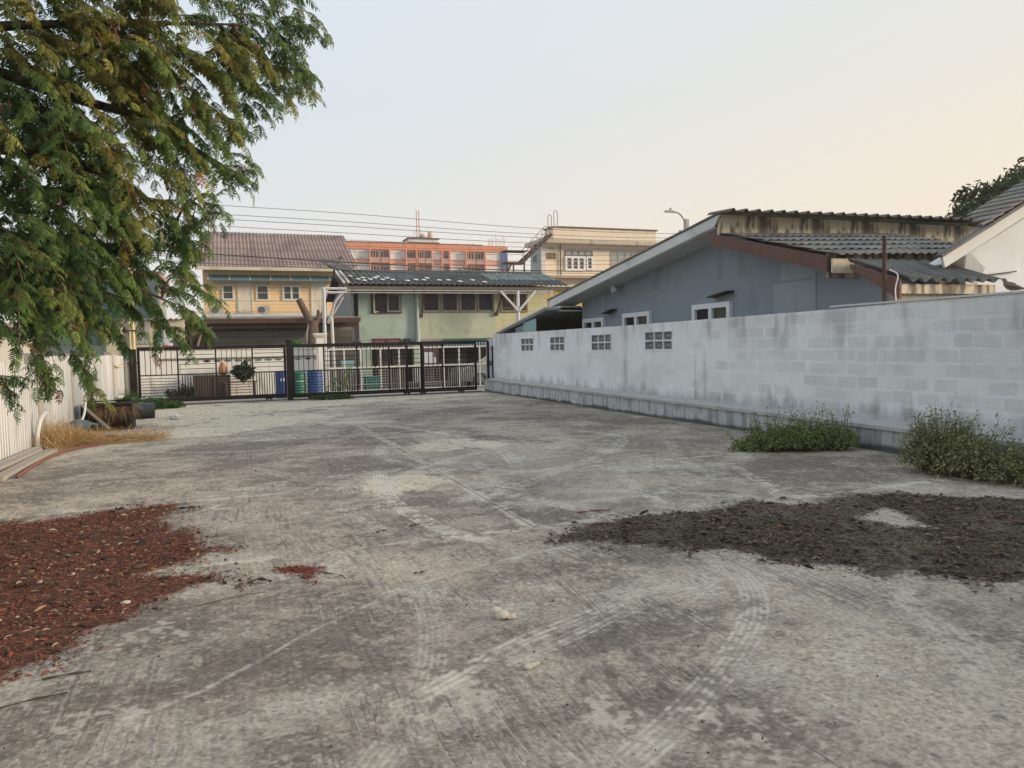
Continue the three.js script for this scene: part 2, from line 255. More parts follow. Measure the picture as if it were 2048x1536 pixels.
const G0 = [0.392, 0.338, 0.276], G1 = [0.508, 0.434, 0.336], G2 = [0.106, 0.090, 0.074], G3 = [0.330, 0.288, 0.240], G4 = [0.585, 0.54, 0.455], G5 = [0.64, 0.56, 0.42];
const JX = 2.28, JZ = [-5.65, -8.22, -13.4, -18.6];
// slow patterns are computed on a 4 cm grid and looked up
const GX0 = -3.6, GZ0 = -25.2, GS = 0.04, GW = Math.ceil(11.8 / GS), GH = Math.ceil(29.4 / GS), NF = 11, FIELD = new Float32Array(GW * GH * NF), F = new Float32Array(NF);
for (let j = 0; j < GH; j++) for (let i = 0; i < GW; i++) {
  const x = GX0 + i * GS, z = GZ0 + j * GS, k = (j * GW + i) * NF;
  const wx = x + 0.5 * (fbm(x * 0.9, z * 0.9 + 40, 3) - 0.5), wz = z + 0.5 * (fbm(x * 0.9 + 70, z * 0.9, 3) - 0.5);
  let dark = 0, sand = 0, lime = 0, screed = 0;
  for (const [sx, sz, r, kd] of SPOTS) { const dx = wx - sx, dz = wz - sz, d2 = (dx * dx + dz * dz) / (r * r); if (d2 > 2.2) continue; const f = 1 - d2 / 2.2; if (kd === 0) dark = Math.max(dark, f); else if (kd === 1) sand = Math.max(sand, f); else if (kd === 3) screed = Math.max(screed, f); else lime = Math.max(lime, f); }
  FIELD.set([wx - x, wz - z, fbm(wx * 0.33 + 9, wz * 0.33 + 5, 4), fbm(wx * 1.6 + 31, wz * 1.6 + 77, 4), fbm(wx * 0.8 + 14, wz * 1.1 + 3, 5), fbm(wx * 2.3 + 5, wz * 3.1 + 61, 3), fbm(x * 0.8 + 90, z * 0.8, 3), dark, sand, lime, screed], k);
}
function fields(x, z) { const gx = Math.min(GW - 2, Math.max(0, (x - GX0) / GS)), gz = Math.min(GH - 2, Math.max(0, (z - GZ0) / GS)), i = Math.floor(gx), j = Math.floor(gz), u = gx - i, v = gz - j, a = (j * GW + i) * NF, b = a + GW * NF; for (let k = 0; k < NF; k++) { const p = FIELD[a + k] + (FIELD[a + NF + k] - FIELD[a + k]) * u, q = FIELD[b + k] + (FIELD[b + NF + k] - FIELD[b + k]) * u; F[k] = p + (q - p) * v; } return F; }
function mx(c, b, t) { if (t <= 0) return; c[0] += (b[0] - c[0]) * t; c[1] += (b[1] - c[1]) * t; c[2] += (b[2] - c[2]) * t; }
function yardColor(x, z) {
  fields(x, z); const ox = F[0], oz = F[1], lo = F[2], mi0 = F[3], bandN = F[4], limeN = F[5], showN = F[6], dark = F[7], sand = F[8], lime = F[9], screed = F[10], wx = x + ox, wz = z + oz;
  const fi = fbm(x * 9 + 3, z * 9 + 8, 4), fl = fbm(x * 26 + 13, z * 26 + 28, 3), gr = vn(x * 100, z * 100), g2 = vn(x * 52 + 9, z * 52 + 4), mi = mi0;
  const far = 0.62;                                       // how strongly the broad bands of algae show
  let c = mix3(G0, G3, sstep(0.36, 0.62, lo + 0.3 * (fi - 0.5)));
  const L = 0.95 * sand + 1.7 * (0.5 - mi) + 1.3 * (0.5 - fi) + 1.6 * (0.5 - fl) - 0.30 + far * 1.4 * (0.44 - bandN);
  mx(c, G1, 0.55 * sstep(-0.30, 0.9, L));
  const D = 0.62 * dark + 1.9 * (mi - 0.5) + 1.6 * (fi - 0.5) + 2.6 * (fl - 0.5) + far * 4.2 * (bandN - 0.46) - 0.45 * sand - 0.08;
  mx(c, G2, 0.70 * sstep(-0.25, 0.95, D));
  if (screed > 0) mx(c, G5, 0.85 * sstep(0.15, 0.6, screed + 1.3 * (0.5 - mi) + 0.9 * (0.5 - fi) + 0.5 * (0.5 - fl)) * sstep(0, 0.2, screed));
  mx(c, G4, 0.55 * sstep(0.58, 0.80, limeN + 0.35 * (fi - 0.5) + 0.6 * (fl - 0.5)) * (1 - 0.5 * dark));
  // broom lines run along the yard
  const wob = 0.05 * Math.sin(z * 1.7) + 0.10 * (lo - 0.5), bx = x + wob, show = sstep(0.34, 0.56, showN) * sstep(0.30, 0.55, vn(x * 4.3 + 8, z * 3.1 + 2));
  const b1 = 1 - Math.abs(2 * vn(bx * 27 + 11, z * 1.5) - 1), b2 = 1 - Math.abs(2 * vn(bx * 44, z * 2.4 + 50) - 1), broom = Math.max(b1, b2) ;
  mx(c, G2, 0.60 * sstep(0.84, 0.97, broom) * (0.12 + 0.88 * show) * sstep(0.30, 0.62, g2 * 0.5 + fi * 0.5));
  mx(c, G4, 0.22 * sstep(0.72, 0.84, broom) * (1 - sstep(0.84, 0.9, broom)) * show);
  // grain, pits and crumbs
  const k = 0.96 + 0.50 * (fl - 0.5) + 0.42 * (gr - 0.5) + 0.40 * (g2 - 0.5), sp = vn(x * 62 + 7, z * 62);
  c[0] *= k; c[1] *= k; c[2] *= k;
  if (sp > 0.86) mx(c, G2, 0.55 * sstep(0.86, 0.93, sp)); else if (sp < 0.10) mx(c, G4, 0.5 * sstep(0.10, 0.04, sp));
  mx(c, G4, 0.42 * sstep(0.55, 1.25, lime + 1.9 * (0.5 - fi) + 2.6 * (0.5 - fl) - 0.1) * sstep(0, 0.25, lime));
  const tr = trackAt(x, z); if (tr) mx(c, G4, Math.min(0.8, tr * 1.2) * (0.25 + 1.5 * sstep(0.35, 0.68, 1 - fl * 0.6 - fi * 0.4)));
  // pale mortar crumbs along the joints
  let j = z > JZ[0] ? 9 : Math.abs(x - JX); for (const q of JZ) j = Math.min(j, Math.abs(z - q));
  if (j < 0.09) mx(c, G4, (1 - sstep(0.008, 0.08, j + 0.16 * (fi - 0.5))) * 0.78 * sstep(0.36, 0.58, 0.6 * fbm(x * 3 + 2, z * 3 + 2, 3) + 0.4 * (1 - fl)));
  // rotted leaves that stain the concrete under the litter
  let s = -1; if (x > 1.8 && z > -6.2 && z < -2.6) { s = signed(DARK, wx * 0.4 + x * 0.6, wz * 0.4 + z * 0.6) + 0.30 * (fbm(x * 4, z * 4, 4) - 0.5); if (s > -0.2) { const h = signed(HOLE, x, z) + 0.1 * (fi - 0.5); mx(c, mix3([0.045, 0.036, 0.028], [0.15, 0.118, 0.085], sstep(0.25, 0.75, 0.5 * fl + 0.5 * gr)), sstep(-0.03, 0.05, s + 0.1 * (fl - 0.5)) * (1 - sstep(-0.05, 0.05, h)) * 0.92); } }
  if (x < 0.7 && z > -8.8 && z < -3.4) { s = Math.max(signed(RED, x, z), signed(REDSMALL, x, z)) + 0.32 * (fbm(x * 4, z * 4 + 30, 4) - 0.5); mx(c, mix3([0.060, 0.026, 0.018], [0.19, 0.060, 0.036], sstep(0.25, 0.75, 0.5 * fl + 0.5 * gr)), sstep(0.0, 0.10, s + 0.12 * (fl - 0.5)) * 0.9); }
  return c;
}
const YX0 = -3.5, YX1 = 8.06;   // the yard; the first zone's texture covers -2.2 to 6.9
const ZONES = [[4.0, -5.65, -1.45, -2.2, 6.9], [-5.65, -13.4, -5.65, YX0, YX1], [-13.4, -25.05, -13.4, YX0, YX1]].map(([z0, z1, t0, u0, u1]) => {
  const w = 2048, h = t0 < -10 ? 768 : 1280, at = (u, v) => [u0 + u * (u1 - u0), t0 + (z1 - t0) * v];
  const map = dataTex(w, h, (u, v) => yardColor(...at(u, v)), true);
  const bump = dataTex(1024, 768, (u, v) => { const [x, z] = at(u, v); const b = vn(x * 62 + 11, z * 2.6); return 0.35 * b + 0.4 * fbm(x * 22, z * 22, 2) + 0.25 * vn(x * 90, z * 90); }, false);
  map.wrapT = bump.wrapT = THREE.MirroredRepeatWrapping; map.wrapS = bump.wrapS = THREE.MirroredRepeatWrapping;
  const m = new THREE.MeshPhysicalMaterial({ map, bumpMap: bump, bumpScale: 0.008, roughness: 0.92, specularIntensity: 0.35 });
  return { z0, z1, t0, m, u0, u1 };
});
const yard = new THREE.Group(); yard.name = 'paved_yard'; scene.add(yard); struct(yard);
const yz = [4.0, -5.65, -8.22, -13.4, -18.6, -25.05];
for (let i = 0; i < 5; i++) for (const [x0, x1] of i === 0 ? [[YX0, YX1]] : [[YX0, JX], [JX, YX1]]) {
  const zone = ZONES.find((q) => yz[i] <= q.z0 + 0.01 && yz[i + 1] >= q.z1 - 0.01), d = ((i * 2 + (x0 > 0 ? 1 : 0)) * 37 % 5) * 0.0012;
  const g = B(x0 + 0.005, x1 - 0.005, -0.18, -d, yz[i] - 0.005, yz[i + 1] + 0.005), p = g.attributes.position, uv = g.attributes.uv;
  for (let k = 0; k < p.count; k++) uv.setXY(k, (p.getX(k) - zone.u0) / (zone.u1 - zone.u0), (p.getZ(k) - zone.t0) / (zone.z1 - zone.t0));
  g.userData.keepUV = true; part('concrete_slab', g, zone.m, yard);
}

// ================================================================ the whitewashed block wall on the right
const WZ0 = -23.9, WZ1 = 3, WX = 8.25, WTOP = 1.945;
const wallPaint = (z, y) => {
  const drip = vn(z * 5 + 4, y * 1.3 + 2) * 0.55 + vn(z * 13, y * 2.2) * 0.30 + fbm(z * 6, y * 6, 3) * 0.15, lo = fbm(z * 0.8, y * 1.5 + 9, 4), fi = fbm(z * 9, y * 9, 4);
  let c = mix3([0.83, 0.835, 0.835], [0.745, 0.75, 0.75], sstep(0.35, 0.68, lo));
  const crown = sstep(1.35, 1.95, y + 0.55 * (vn(z * 5 + 7, 3) - 0.5) + 0.25 * (vn(z * 17, 8) - 0.5));
  c = mix3(c, [0.24, 0.235, 0.235], 0.32 * crown * sstep(0.44, 0.75, drip) + 0.14 * crown * fi);
  c = mix3(c, [0.30, 0.295, 0.30], 0.18 * sstep(0.56, 0.76, drip) * sstep(0.4, 0.6, lo));
  const foot = sstep(0.66, 0.38, y + 0.22 * (vn(z * 4, 5) - 0.5) + 0.12 * (vn(z * 15, 1) - 0.5));
  c = mix3(c, [0.22, 0.22, 0.225], 0.62 * foot * (0.3 + 0.9 * fi));
  for (const [zs, w] of [[-11.75, 0.10], [-12.05, 0.04], [-14.75, 0.14]]) c = mix3(c, [0.30, 0.30, 0.31], 0.4 * (1 - sstep(0, w, Math.abs(z - zs + 0.06 * (vn(y * 3, 2) - 0.5)))) * sstep(1.6, 0.9, y));
  for (const [zs, w] of [[-9.02, 0.10], [-7.55, 0.11], [-6.62, 0.13], [-7.92, 0.05]]) c = mix3(c, [0.82, 0.84, 0.85], 0.75 * (1 - sstep(w * 0.4, w, Math.abs(z - zs + 0.05 * (vn(y * 4, 6) - 0.5)))) * sstep(0.45, 0.75, y) * sstep(1.85, 1.5, y));
  const k = 0.94 + 0.12 * fi; return [c[0] * k, c[1] * k, c[2] * k];
};
const wallUV = (g) => { const p = g.attributes.position, uv = new Float32Array(p.count * 2); for (let i = 0; i < p.count; i++) { uv[2 * i] = (p.getZ(i) + 24) / 20; uv[2 * i + 1] = p.getY(i) / 2; } g.setAttribute('uv', new THREE.BufferAttribute(uv, 2)); g.userData.keepUV = true; return g; };
{
  const map = dataTex(2048, 256, (u, v) => wallPaint(u * 20 - 24, v * 2), true), bump = sized(BUMP.grain, 0.08); map.wrapS = THREE.MirroredRepeatWrapping; map.wrapT = THREE.MirroredRepeatWrapping;
  const m = new THREE.MeshPhysicalMaterial({ map, bumpMap: bump, bumpScale: 0.006, roughness: 0.9, specularIntensity: 0.3 });
  const tone = [[0.89, 0.90, 0.88], [0.855, 0.86, 0.84], [0.92, 0.925, 0.905], [0.88, 0.885, 0.875], [0.96, 0.96, 0.95], [0.905, 0.91, 0.885], [0.94, 0.945, 0.935]].map((c) => { const q = m.clone(); q.color.setRGB(...c); return q; });
  const wall = thing('block_wall', 'long whitewashed concrete block wall with stained stepped footing', 'wall', [8.2, 0, -12]);
  const vents = [[-21.19, -20.24], [-18.96, -18.04], [-16.40, -15.42], [-13.86, -12.83]].map(([a, b]) => [a, b, 1.385, 1.745]);
  const body = slab('x', [[WZ0, 0], [WZ1, 0], [WZ1, WTOP + 0.03], [-5.7, WTOP + 0.03], [-9, WTOP], [-15, WTOP - 0.02], [WZ0, WTOP + 0.01]], WX, WX + 0.13, vents.map(([a, b, y0, y1]) => rectHole(a, b, y0, y1)));
  part('wall_body', wallUV(body), m, wall);
  // blocks that show through the thin whitewash
  const r = rng(5), course = 0.187, blocks = [];
  for (let row = 0; row < 8; row++) { const y0 = 0.445 + row * course; for (let i = 0; i < 26; i++) { const z0 = -12.35 + i * 0.388 + (row % 2) * 0.194 + (r() - 0.5) * 0.02; if (z0 > -3.6 || r() < 0.16 + 0.5 * sstep(-10.0, -12.2, z0)) continue; blocks.push([z0, y0, row]); } }
  for (const [z0, y0, row] of blocks) {
    const cut = [-9.02, -7.55, -6.62].some((q) => Math.abs(z0 + 0.19 - q) < 0.16), w = cut ? 0.2 : 0.31 + 0.04 * r(), h = course - 0.034 - 0.022 * r(), y = y0 + 0.012 * r();
    const g = B(WX - 0.0012 - 0.0012 * r(), WX + 0.01, y, y + h, z0 + (cut ? 0.16 * r() : 0), z0 + (cut ? 0.16 : 0) + w); part('concrete_block', wallUV(g), tone[Math.floor(r() * tone.length)], wall);
  }
  // openwork vent blocks
  const bars = [], L = 0.29, Hh = 0.165;
  bars.push(B(-0.045, 0.045, 0, 0.022, 0, L), B(-0.045, 0.045, Hh - 0.022, Hh, 0, L), B(-0.045, 0.045, 0.022, Hh - 0.022, 0, 0.022), B(-0.045, 0.045, 0.022, Hh - 0.022, L - 0.022, L));
  for (const s of [-1, 1]) { const a = Math.atan2(s * (Hh - 0.05), L - 0.06); bars.push(new THREE.BoxGeometry(0.07, 0.024, Math.hypot(Hh - 0.05, L - 0.06)).rotateX(-a).translate(0, Hh / 2, L / 2)); }
  bars.push(B(-0.036, 0.036, Hh / 2 - 0.01, Hh / 2 + 0.01, 0.022, L - 0.022), B(-0.034, 0.034, 0.022, Hh - 0.022, L / 2 - 0.01, L / 2 + 0.01));
  bars.push(new THREE.TorusGeometry(0.036, 0.010, 6, 14).rotateY(Math.PI / 2).translate(0, Hh / 2, L / 2));
  const ventG = join(bars), ventM = mat([0.27, 0.265, 0.26], { v: 'plaster', S: 0.7 });
  for (const [a, b, y0, y1] of vents) {
    const w = b - a, step = w / 3; part('vent_frame', [B(WX - 0.012, WX + 0.02, y0 - 0.03, y0, a - 0.03, b + 0.03), B(WX - 0.012, WX + 0.02, y1, y1 + 0.03, a - 0.03, b + 0.03), B(WX - 0.012, WX + 0.02, y0, y1, a - 0.03, a), B(WX - 0.012, WX + 0.02, y0, y1, b, b + 0.03), B(WX - 0.008, WX + 0.09, 1.552, 1.578, a, b), B(WX - 0.008, WX + 0.09, y0, 1.552, a + step - 0.012, a + step + 0.012), B(WX - 0.008, WX + 0.09, 1.578, y1, a + step - 0.012, a + step + 0.012), B(WX - 0.008, WX + 0.09, y0, 1.552, a + 2 * step - 0.012, a + 2 * step + 0.012), B(WX - 0.008, WX + 0.09, 1.578, y1, a + 2 * step - 0.012, a + 2 * step + 0.012)].map(wallUV), m, wall);
    for (let i = 0; i < 3; i++) for (const y of [y0 + 0.001, 1.579]) piece('vent_block', ventG, ventM, wall, WX + 0.055, y, a + i * step + (step - L) / 2);
  }
  // footing and ledge
  const footMap = dataTex(2048, 128, (u, v) => { const z = u * 20 - 24, y = v * 0.5; const d = vn(z * 14, y * 1.5) * 0.6 + vn(z * 34, y * 3) * 0.4, f = fbm(z * 8, y * 12, 4); let c = mix3([0.60, 0.60, 0.60], [0.33, 0.33, 0.33], sstep(0.4, 0.7, d) * 0.9); c = mix3(c, [0.55, 0.56, 0.57], 0.6 * sstep(0.62, 0.75, vn(z * 6 + 40, y * 3)) * sstep(0.32, 0.2, y)); c = mix3(c, [0.055, 0.055, 0.05], 0.85 * sstep(0.09, 0.02, y + 0.09 * (fbm(z * 3, 4, 4) - 0.62))); const k = 0.85 + 0.3 * f; return c.map((q) => q * k); }, true);
  footMap.wrapS = footMap.wrapT = THREE.MirroredRepeatWrapping;
  const fm = new THREE.MeshPhysicalMaterial({ map: footMap, bumpMap: bump, bumpScale: 0.01, roughness: 0.95, specularIntensity: 0.3 });
  const footUV = (g) => { const p = g.attributes.position, uv = new Float32Array(p.count * 2); for (let i = 0; i < p.count; i++) { uv[2 * i] = (p.getZ(i) + 24) / 20; uv[2 * i + 1] = (p.getY(i) + (p.getX(i) - 8) * 0.2) / 0.5; } g.setAttribute('uv', new THREE.BufferAttribute(uv, 2)); g.userData.keepUV = true; return g; };
  const hAt = (z) => 0.30 + 0.0052 * (-z - 3) ; const strip = (x0, x1, y0, y1, back) => { const g = new THREE.BoxGeometry(1, 1, 1, 1, 1, 60), p = g.attributes.position; for (let i = 0; i < p.count; i++) { const z = WZ0 + (p.getZ(i) + 0.5) * (WZ1 - WZ0), top = p.getY(i) > 0, bk = p.getX(i) > 0; const wob = 0.008 * (fbm(z * 3, 9, 3) - 0.5); p.setXYZ(i, bk ? x1 : x0 + wob, top ? y1(z) + (bk ? back : 0) + wob : y0(z), z); } g.computeVertexNormals(); return footUV(g.toNonIndexed()); };
  part('footing', strip(8.02, WX, () => 0, (z) => hAt(z) - 0.03, 0), fm, wall);
  const lm = mat([0.46, 0.455, 0.45], { v: 'plaster', S: 1.3, bump: 0.01 }), keepOff = (g) => { g.userData.keepUV = false; return g; };
  part('ledge', keepOff(strip(7.985, WX, (z) => hAt(z) - 0.03, (z) => hAt(z) + 0.02, 0.05)), lm, wall);
  part('wall_cap', B(WX - 0.02, WX + 0.15, WTOP + 0.03, WTOP + 0.055, -8.6, WZ1), mat([0.60, 0.61, 0.62], { v: 'plaster', S: 1 }), wall);
  const end = [B(8.06, 8.36, 0, 0.36, -24.35, WZ0 - 0.004), B(8.12, 8.36, 0.36, 1.78, -24.25, WZ0 - 0.004)]; part('end_pier', end.map((g) => footUV(g)), fm, wall);
}

// ================================================================ dark steel sliding gate
M.gate = mat([0.020, 0.017, 0.017], { rough: 0.6, spec: 0.3, v: 'metal', S: 0.8 });
M.wheel = mat([0.10, 0.095, 0.09], { rough: 0.5, metal: 0.6 });
function gateLeaf(name, label, z, x0, x1, ends, divs, start, y0 = 0.10, y1 = 1.70) {
  const t = thing(name, label, 'gate', [(x0 + x1) / 2, 0, z], 'leaves of the sliding yard gate'), d = 0.025, m = M.gate, mid = 0.90;
  part('top_rail', B(x0, x1, y1 - 0.06, y1 + 0.05, z - 0.03, z + 0.03), m, t); part('bottom_rail', B(x0, x1, y0 - 0.02, y0 + 0.10, z - 0.03, z + 0.03), m, t); part('middle_rail', B(x0 + 0.06, x1 - 0.06, mid - 0.018, mid + 0.018, z - 0.02, z + 0.02), m, t);
  const xs = [x0 + 0.03, ...divs, x1 - 0.03];
  xs.forEach((x, i) => { const w = i === 0 || i === xs.length - 1 ? 0.035 : 0.022; part('stile', B(x - w, x + w, y0 + 0.10, y1 - 0.06, z - d, z + d), m, t); });
  const vb = (h, w) => new THREE.BoxGeometry(w, h, w), hb = (w) => new THREE.BoxGeometry(w, 0.019, 0.019), up = vb(y1 - 0.06 - mid - 0.018, 0.018), lo = vb(mid - 0.018 - y0 - 0.10, 0.024);
  uvm(up); uvm(lo);
  for (let i = 0; i < xs.length - 1; i++) {
    const a = xs[i] + 0.03, b = xs[i + 1] - 0.03, w = b - a; if (w < 0.2) continue; const kind = (i + start) % 2;
    const hg = uvm(hb(w)), nV = Math.max(2, Math.round(w / 0.14)), nB = Math.max(3, Math.round(w / 0.075));
    if (kind === 0) { for (let k = 1; k < nV; k++) piece('bar', up, m, t, a + w * k / nV, (mid + 0.018 + y1 - 0.06) / 2, z); for (let k = 1; k < 8; k++) piece('bar', hg, m, t, (a + b) / 2, y0 + 0.10 + (mid - y0 - 0.118) * k / 8, z); }
    else { for (let k = 1; k < 5; k++) piece('bar', hg, m, t, (a + b) / 2, mid + 0.018 + (y1 - mid - 0.078) * k / 5, z); for (let k = 1; k < nB; k++) piece('bar', lo, m, t, a + w * k / nB, (y0 + 0.10 + mid - 0.018) / 2, z); }
  }
  for (const x of [x0 + 0.55, x1 - 0.55]) { for (const q of [-0.06, 0.06]) part('wheel', new THREE.CylinderGeometry(0.040, 0.040, 0.03, 16).rotateX(Math.PI / 2).translate(x + q, 0.052, z), M.wheel, t); part('wheel_bracket', B(x - 0.11, x + 0.11, 0.045, 0.08, z - 0.028, z - 0.018), m, t); }
  return t;
}
gateLeaf('sliding_gate', 'dark steel gate leaf next to the corrugated fence, in front of the slotted white wall', -24.45, -2.72, 1.50, [], [-1.63, -0.56, 0.50], 0);
gateLeaf('sliding_gate', 'dark steel gate leaf in front of the rubbish drums and the green house', -24.15, 1.66, 5.84, [], [2.64, 3.68, 4.72], 0);
gateLeaf('sliding_gate', 'dark steel gate leaf overlapping its neighbour beside the whitewashed wall', -23.95, 5.24, 7.66, [], [5.82, 6.48], 1, 0.10, 1.70);
single('gate_post', [B(1.50, 1.66, 0, 1.86, -24.2, -24.04), B(1.48, 1.68, 1.86, 1.88, -24.22, -24.02)], M.gate, 'thick dark square post between the gate leaves', 'post', [1.58, 0, -24.12]);
{ const t = thing('gate_post', 'dark square post with a weedy top at the corrugated fence end', 'post', [-2.82, 0, -24.3]); part('post', B(-2.92, -2.74, 0, 1.66, -24.4, -24.2), M.gate, t); part('cap', B(-2.94, -2.72, 1.66, 1.69, -24.42, -24.18), M.gate, t); }
{ const t = thing('gate_post', 'slim dark receiving post at the end of the whitewashed wall', 'post', [8.08, 0, -23.98]); part('post', B(8.055, 8.105, 0, 1.72, -24.0, -23.9), M.gate, t); part('arm', B(8.105, 8.21, 1.28, 1.31, -23.93, -23.91), M.gate, t); part('stop_bar', B(8.20, 8.245, 0.43, 1.55, -23.92, -23.88), M.gate, t); part('top_arm', [bar(V(7.5, 1.73, -24.06), V(8.1, 1.73, -23.97), 0.04)], M.gate, t); }
{ const t = part('gate_track', [B(-2.8, 8.0, 0, 0.012, -24.19, -24.11), B(-2.8, 8.0, 0, 0.012, -24.49, -24.41), B(1.5, 8.0, 0, 0.012, -23.99, -23.91)], M.wheel, scene); struct(t); }

// ================================================================ corrugated fence on the left
{
  const sheet = [mat([0.60, 0.625, 0.63], { v: 'streak', S: 2.3, rough: 0.6 }), mat([0.55, 0.575, 0.58], { v: 'streak', S: 1.7, rough: 0.6 }), mat([0.64, 0.66, 0.665], { v: 'streak', S: 3.1, rough: 0.6 })], post = mat([0.40, 0.37, 0.31], { v: 'plaster', S: 1, bump: 0.006 });
  const f = thing('corrugated_fence', 'pale corrugated sheet fence with concrete posts along the yard', 'fence', [-3.15, 0, -13]);
  const posts = []; for (let z = -24.9; z < 2; z += 2.65) posts.push(z); const r = rng(77);
  posts.forEach((z, i) => { const w = 0.1 + 0.07 * (i % 3 === 1 ? 1 : 0); part('post', B(-3.24, -3.06, -0.02, 1.56 + 0.06 * r(), z - w, z + w), post, f);
    if (i === posts.length - 1) return; let a = z + w + 0.01; const end = posts[i + 1] - 0.10; while (end - a > 0.15) { const wd = Math.min(0.86, end - a); const h = (z > -16 ? 1.38 : 1.48) + 0.05 * r(); part('sheet', ribbed(V(-3.12 + 0.012 * (r() - 0.5), 0.02, a), V(0, 0, 1), V(1, 0, 0), V(0, 1, 0), wd, h, 0.122, 0.055, 0.005, 'groove', 30), sheet[Math.floor(r() * 3)], f); a += wd - 0.02 + 0.03; } 
    part('rail', [B(-3.20, -3.165, 1.2, 1.25, z + w, posts[i + 1] - 0.1), B(-3.20, -3.165, 0.35, 0.40, z + w, posts[i + 1] - 0.1)], post, f); });
}

// ================================================================ the blue-grey house behind the wall
M.white = mat([0.66, 0.66, 0.66], { rough: 0.6, v: 'plaster', S: 3 });
M.whiteTrim = mat([0.72, 0.73, 0.74], { rough: 0.5 });
M.glassDark = mat([0.012, 0.014, 0.020], { rough: 0.12, spec: 0.55 });
M.glassGreen = mat([0.05, 0.06, 0.04], { rough: 0.2 });
M.brown = mat([0.155, 0.078, 0.066], { rough: 0.7, v: 'wood', S: 1.5 });
M.dark = mat([0.02, 0.019, 0.02], { rough: 0.6 });
M.rust = mat([0.075, 0.045, 0.036], { rough: 0.9, v: 'metal', S: 0.5 });
M.creamStain = mat([0.62, 0.55, 0.43], { v: 'soot', S: 1.35 });
M.roofGrey = mat([0.27, 0.255, 0.235], { v: 'roof', S: 1.8, rough: 0.9 });
M.roofDark = mat([0.17, 0.165, 0.155], { v: 'roof', S: 1.6, rough: 0.9 });
{
  const blue = mat([0.268, 0.318, 0.362], { v: 'plaster', S: 5, rough: 0.8 }), blue2 = mat([0.33, 0.378, 0.42], { v: 'plaster', S: 3, rough: 0.8 });
  const h = thing('blue_house', 'blue-grey gabled house with white eaves behind the whitewashed wall', 'house', [12, 0, -14]);
  part('gable_wall', slab('x', [[-19.9, -0.1], [-8.25, -0.1], [-8.25, 2.28], [-9.3, 2.62], [-12.35, 3.55], [-12.5, 3.86], [-19.9, 2.85]], 9.7, 9.9), blue, h);
  part('wall_patch', slab('x', [[-11.35, 2.62], [-10.5, 2.62], [-10.5, 2.95], [-11.35, 2.95]], 9.692, 9.7), blue2, h);
  part('wall_patch', slab('x', [[-11.55, 1.9], [-10.5, 1.9], [-10.5, 2.58], [-11.55, 2.58]], 9.694, 9.7), blue2, h);
  part('cover_strip', [B(9.685, 9.7, 1.5, 3.0, -10.50, -10.45), B(9.685, 9.7, 1.5, 2.86, -18.6, -18.5)], blue2, h);
  part('end_wall', B(9.9, 15, -0.1, 2.9, -19.9, -19.7), blue, h); part('back_wall', B(15, 15.2, -0.1, 3.0, -19.9, -8.6), blue, h);
  // the long far slope with a white fascia and a boxed soffit
  const slopeY = (z) => 2.90 + (z + 20.66) / (20.66 - 12.15) * 1.13;
  part('roof', slab('x', [[-20.7, 2.90], [-12.15, 4.03], [-12.15, 4.06], [-20.7, 2.935]], 8.95, 15.6), M.roofGrey, h);
  part('fascia', slab('x', [[-20.66, 2.68], [-12.45, 3.78], [-12.25, 4.00], [-20.66, 2.89]], 8.98, 9.02), M.white, h);
  part('soffit', slab('x', [[-20.6, 2.68], [-12.45, 3.76], [-12.45, 3.78], [-20.6, 2.70]], 9.02, 9.7), M.white, h);
  part('eave_box', [B(9.02, 9.7, 2.52, 2.68, -20.64, -19.95), B(8.99, 9.02, 2.52, 2.67, -20.64, -20.2)], M.white, h);
  // upper ridge and stained clerestory
  part('ridge_sheet', ribbed(V(8.95, 4.045, -12.6), V(1, 0.012, 0), V(0, 1, 0), V(0, -0.06, 1).normalize(), 7.7, 0.75, 0.30, 0.055, 0.008, 'rib', 10), mat([0.16, 0.15, 0.13], { v: 'roof', S: 1.4 }), h);
  part('clerestory', B(9.05, 16.4, 3.62, 4.02, -12.42, -12.30), M.creamStain, h);
  // second roof: overlapping rows of corrugated sheet, brown barge board
  const D2 = V(0, -0.80, 3.0).normalize(), D2b = V(0, -0.64, 3.0).normalize(); let k = 0;
  for (const [s, z] of [[0, 0], [0.63, 0], [1.25, 0], [1.87, 0], [2.49, 0]]) { const o = V(9.03, 3.66, -12.34).addScaledVector(D2, s); o.y -= 0.01; part('roof_sheet', ribbed(o, V(1, 0.03, 0).normalize(), V(0, 0.966, 0.258), D2b, 4.4, 0.70, 0.177, 0.028, 0.007, 'sine', 8), M.roofGrey, h); k++; }
  part('barge_board', slab('x', [[-12.55, 3.44], [-9.45, 2.60], [-9.45, 2.85], [-12.55, 3.67]], 8.98, 9.02), M.brown, h);
  part('eave_board', slab('z', [[9.04, 2.50], [13.2, 2.50], [13.2, 3.06], [9.04, 2.90]], -9.52, -9.46), mat([0.40, 0.35, 0.28], { v: 'soot', S: 1.1 }), h); part('eave_board_end', B(9.0, 9.45, 2.57, 2.80, -9.37, -9.34), M.creamStain, h);
  part('soffit_lining', slab('x', [[-12.5, 3.42], [-9.46, 2.58], [-9.46, 2.60], [-12.5, 3.44]], 9.02, 9.7), blue, h);
  // lowest roof
  const D3 = V(0, -0.40, 1.12).normalize();
  part('low_roof_sheet', ribbed(V(9.15, 2.77, -9.22), V(1, 0, 0), V(0, 0.94, 0.336), D3, 1.92, 1.24, 0.235, 0.07, 0.008, 'sine', 10), M.roofDark, h);
  part('low_barge_board', slab('x', [[-9.02, 2.60], [-8.1, 2.06], [-8.1, 2.36], [-9.02, 2.67]], 9.04, 9.08), M.brown, h);
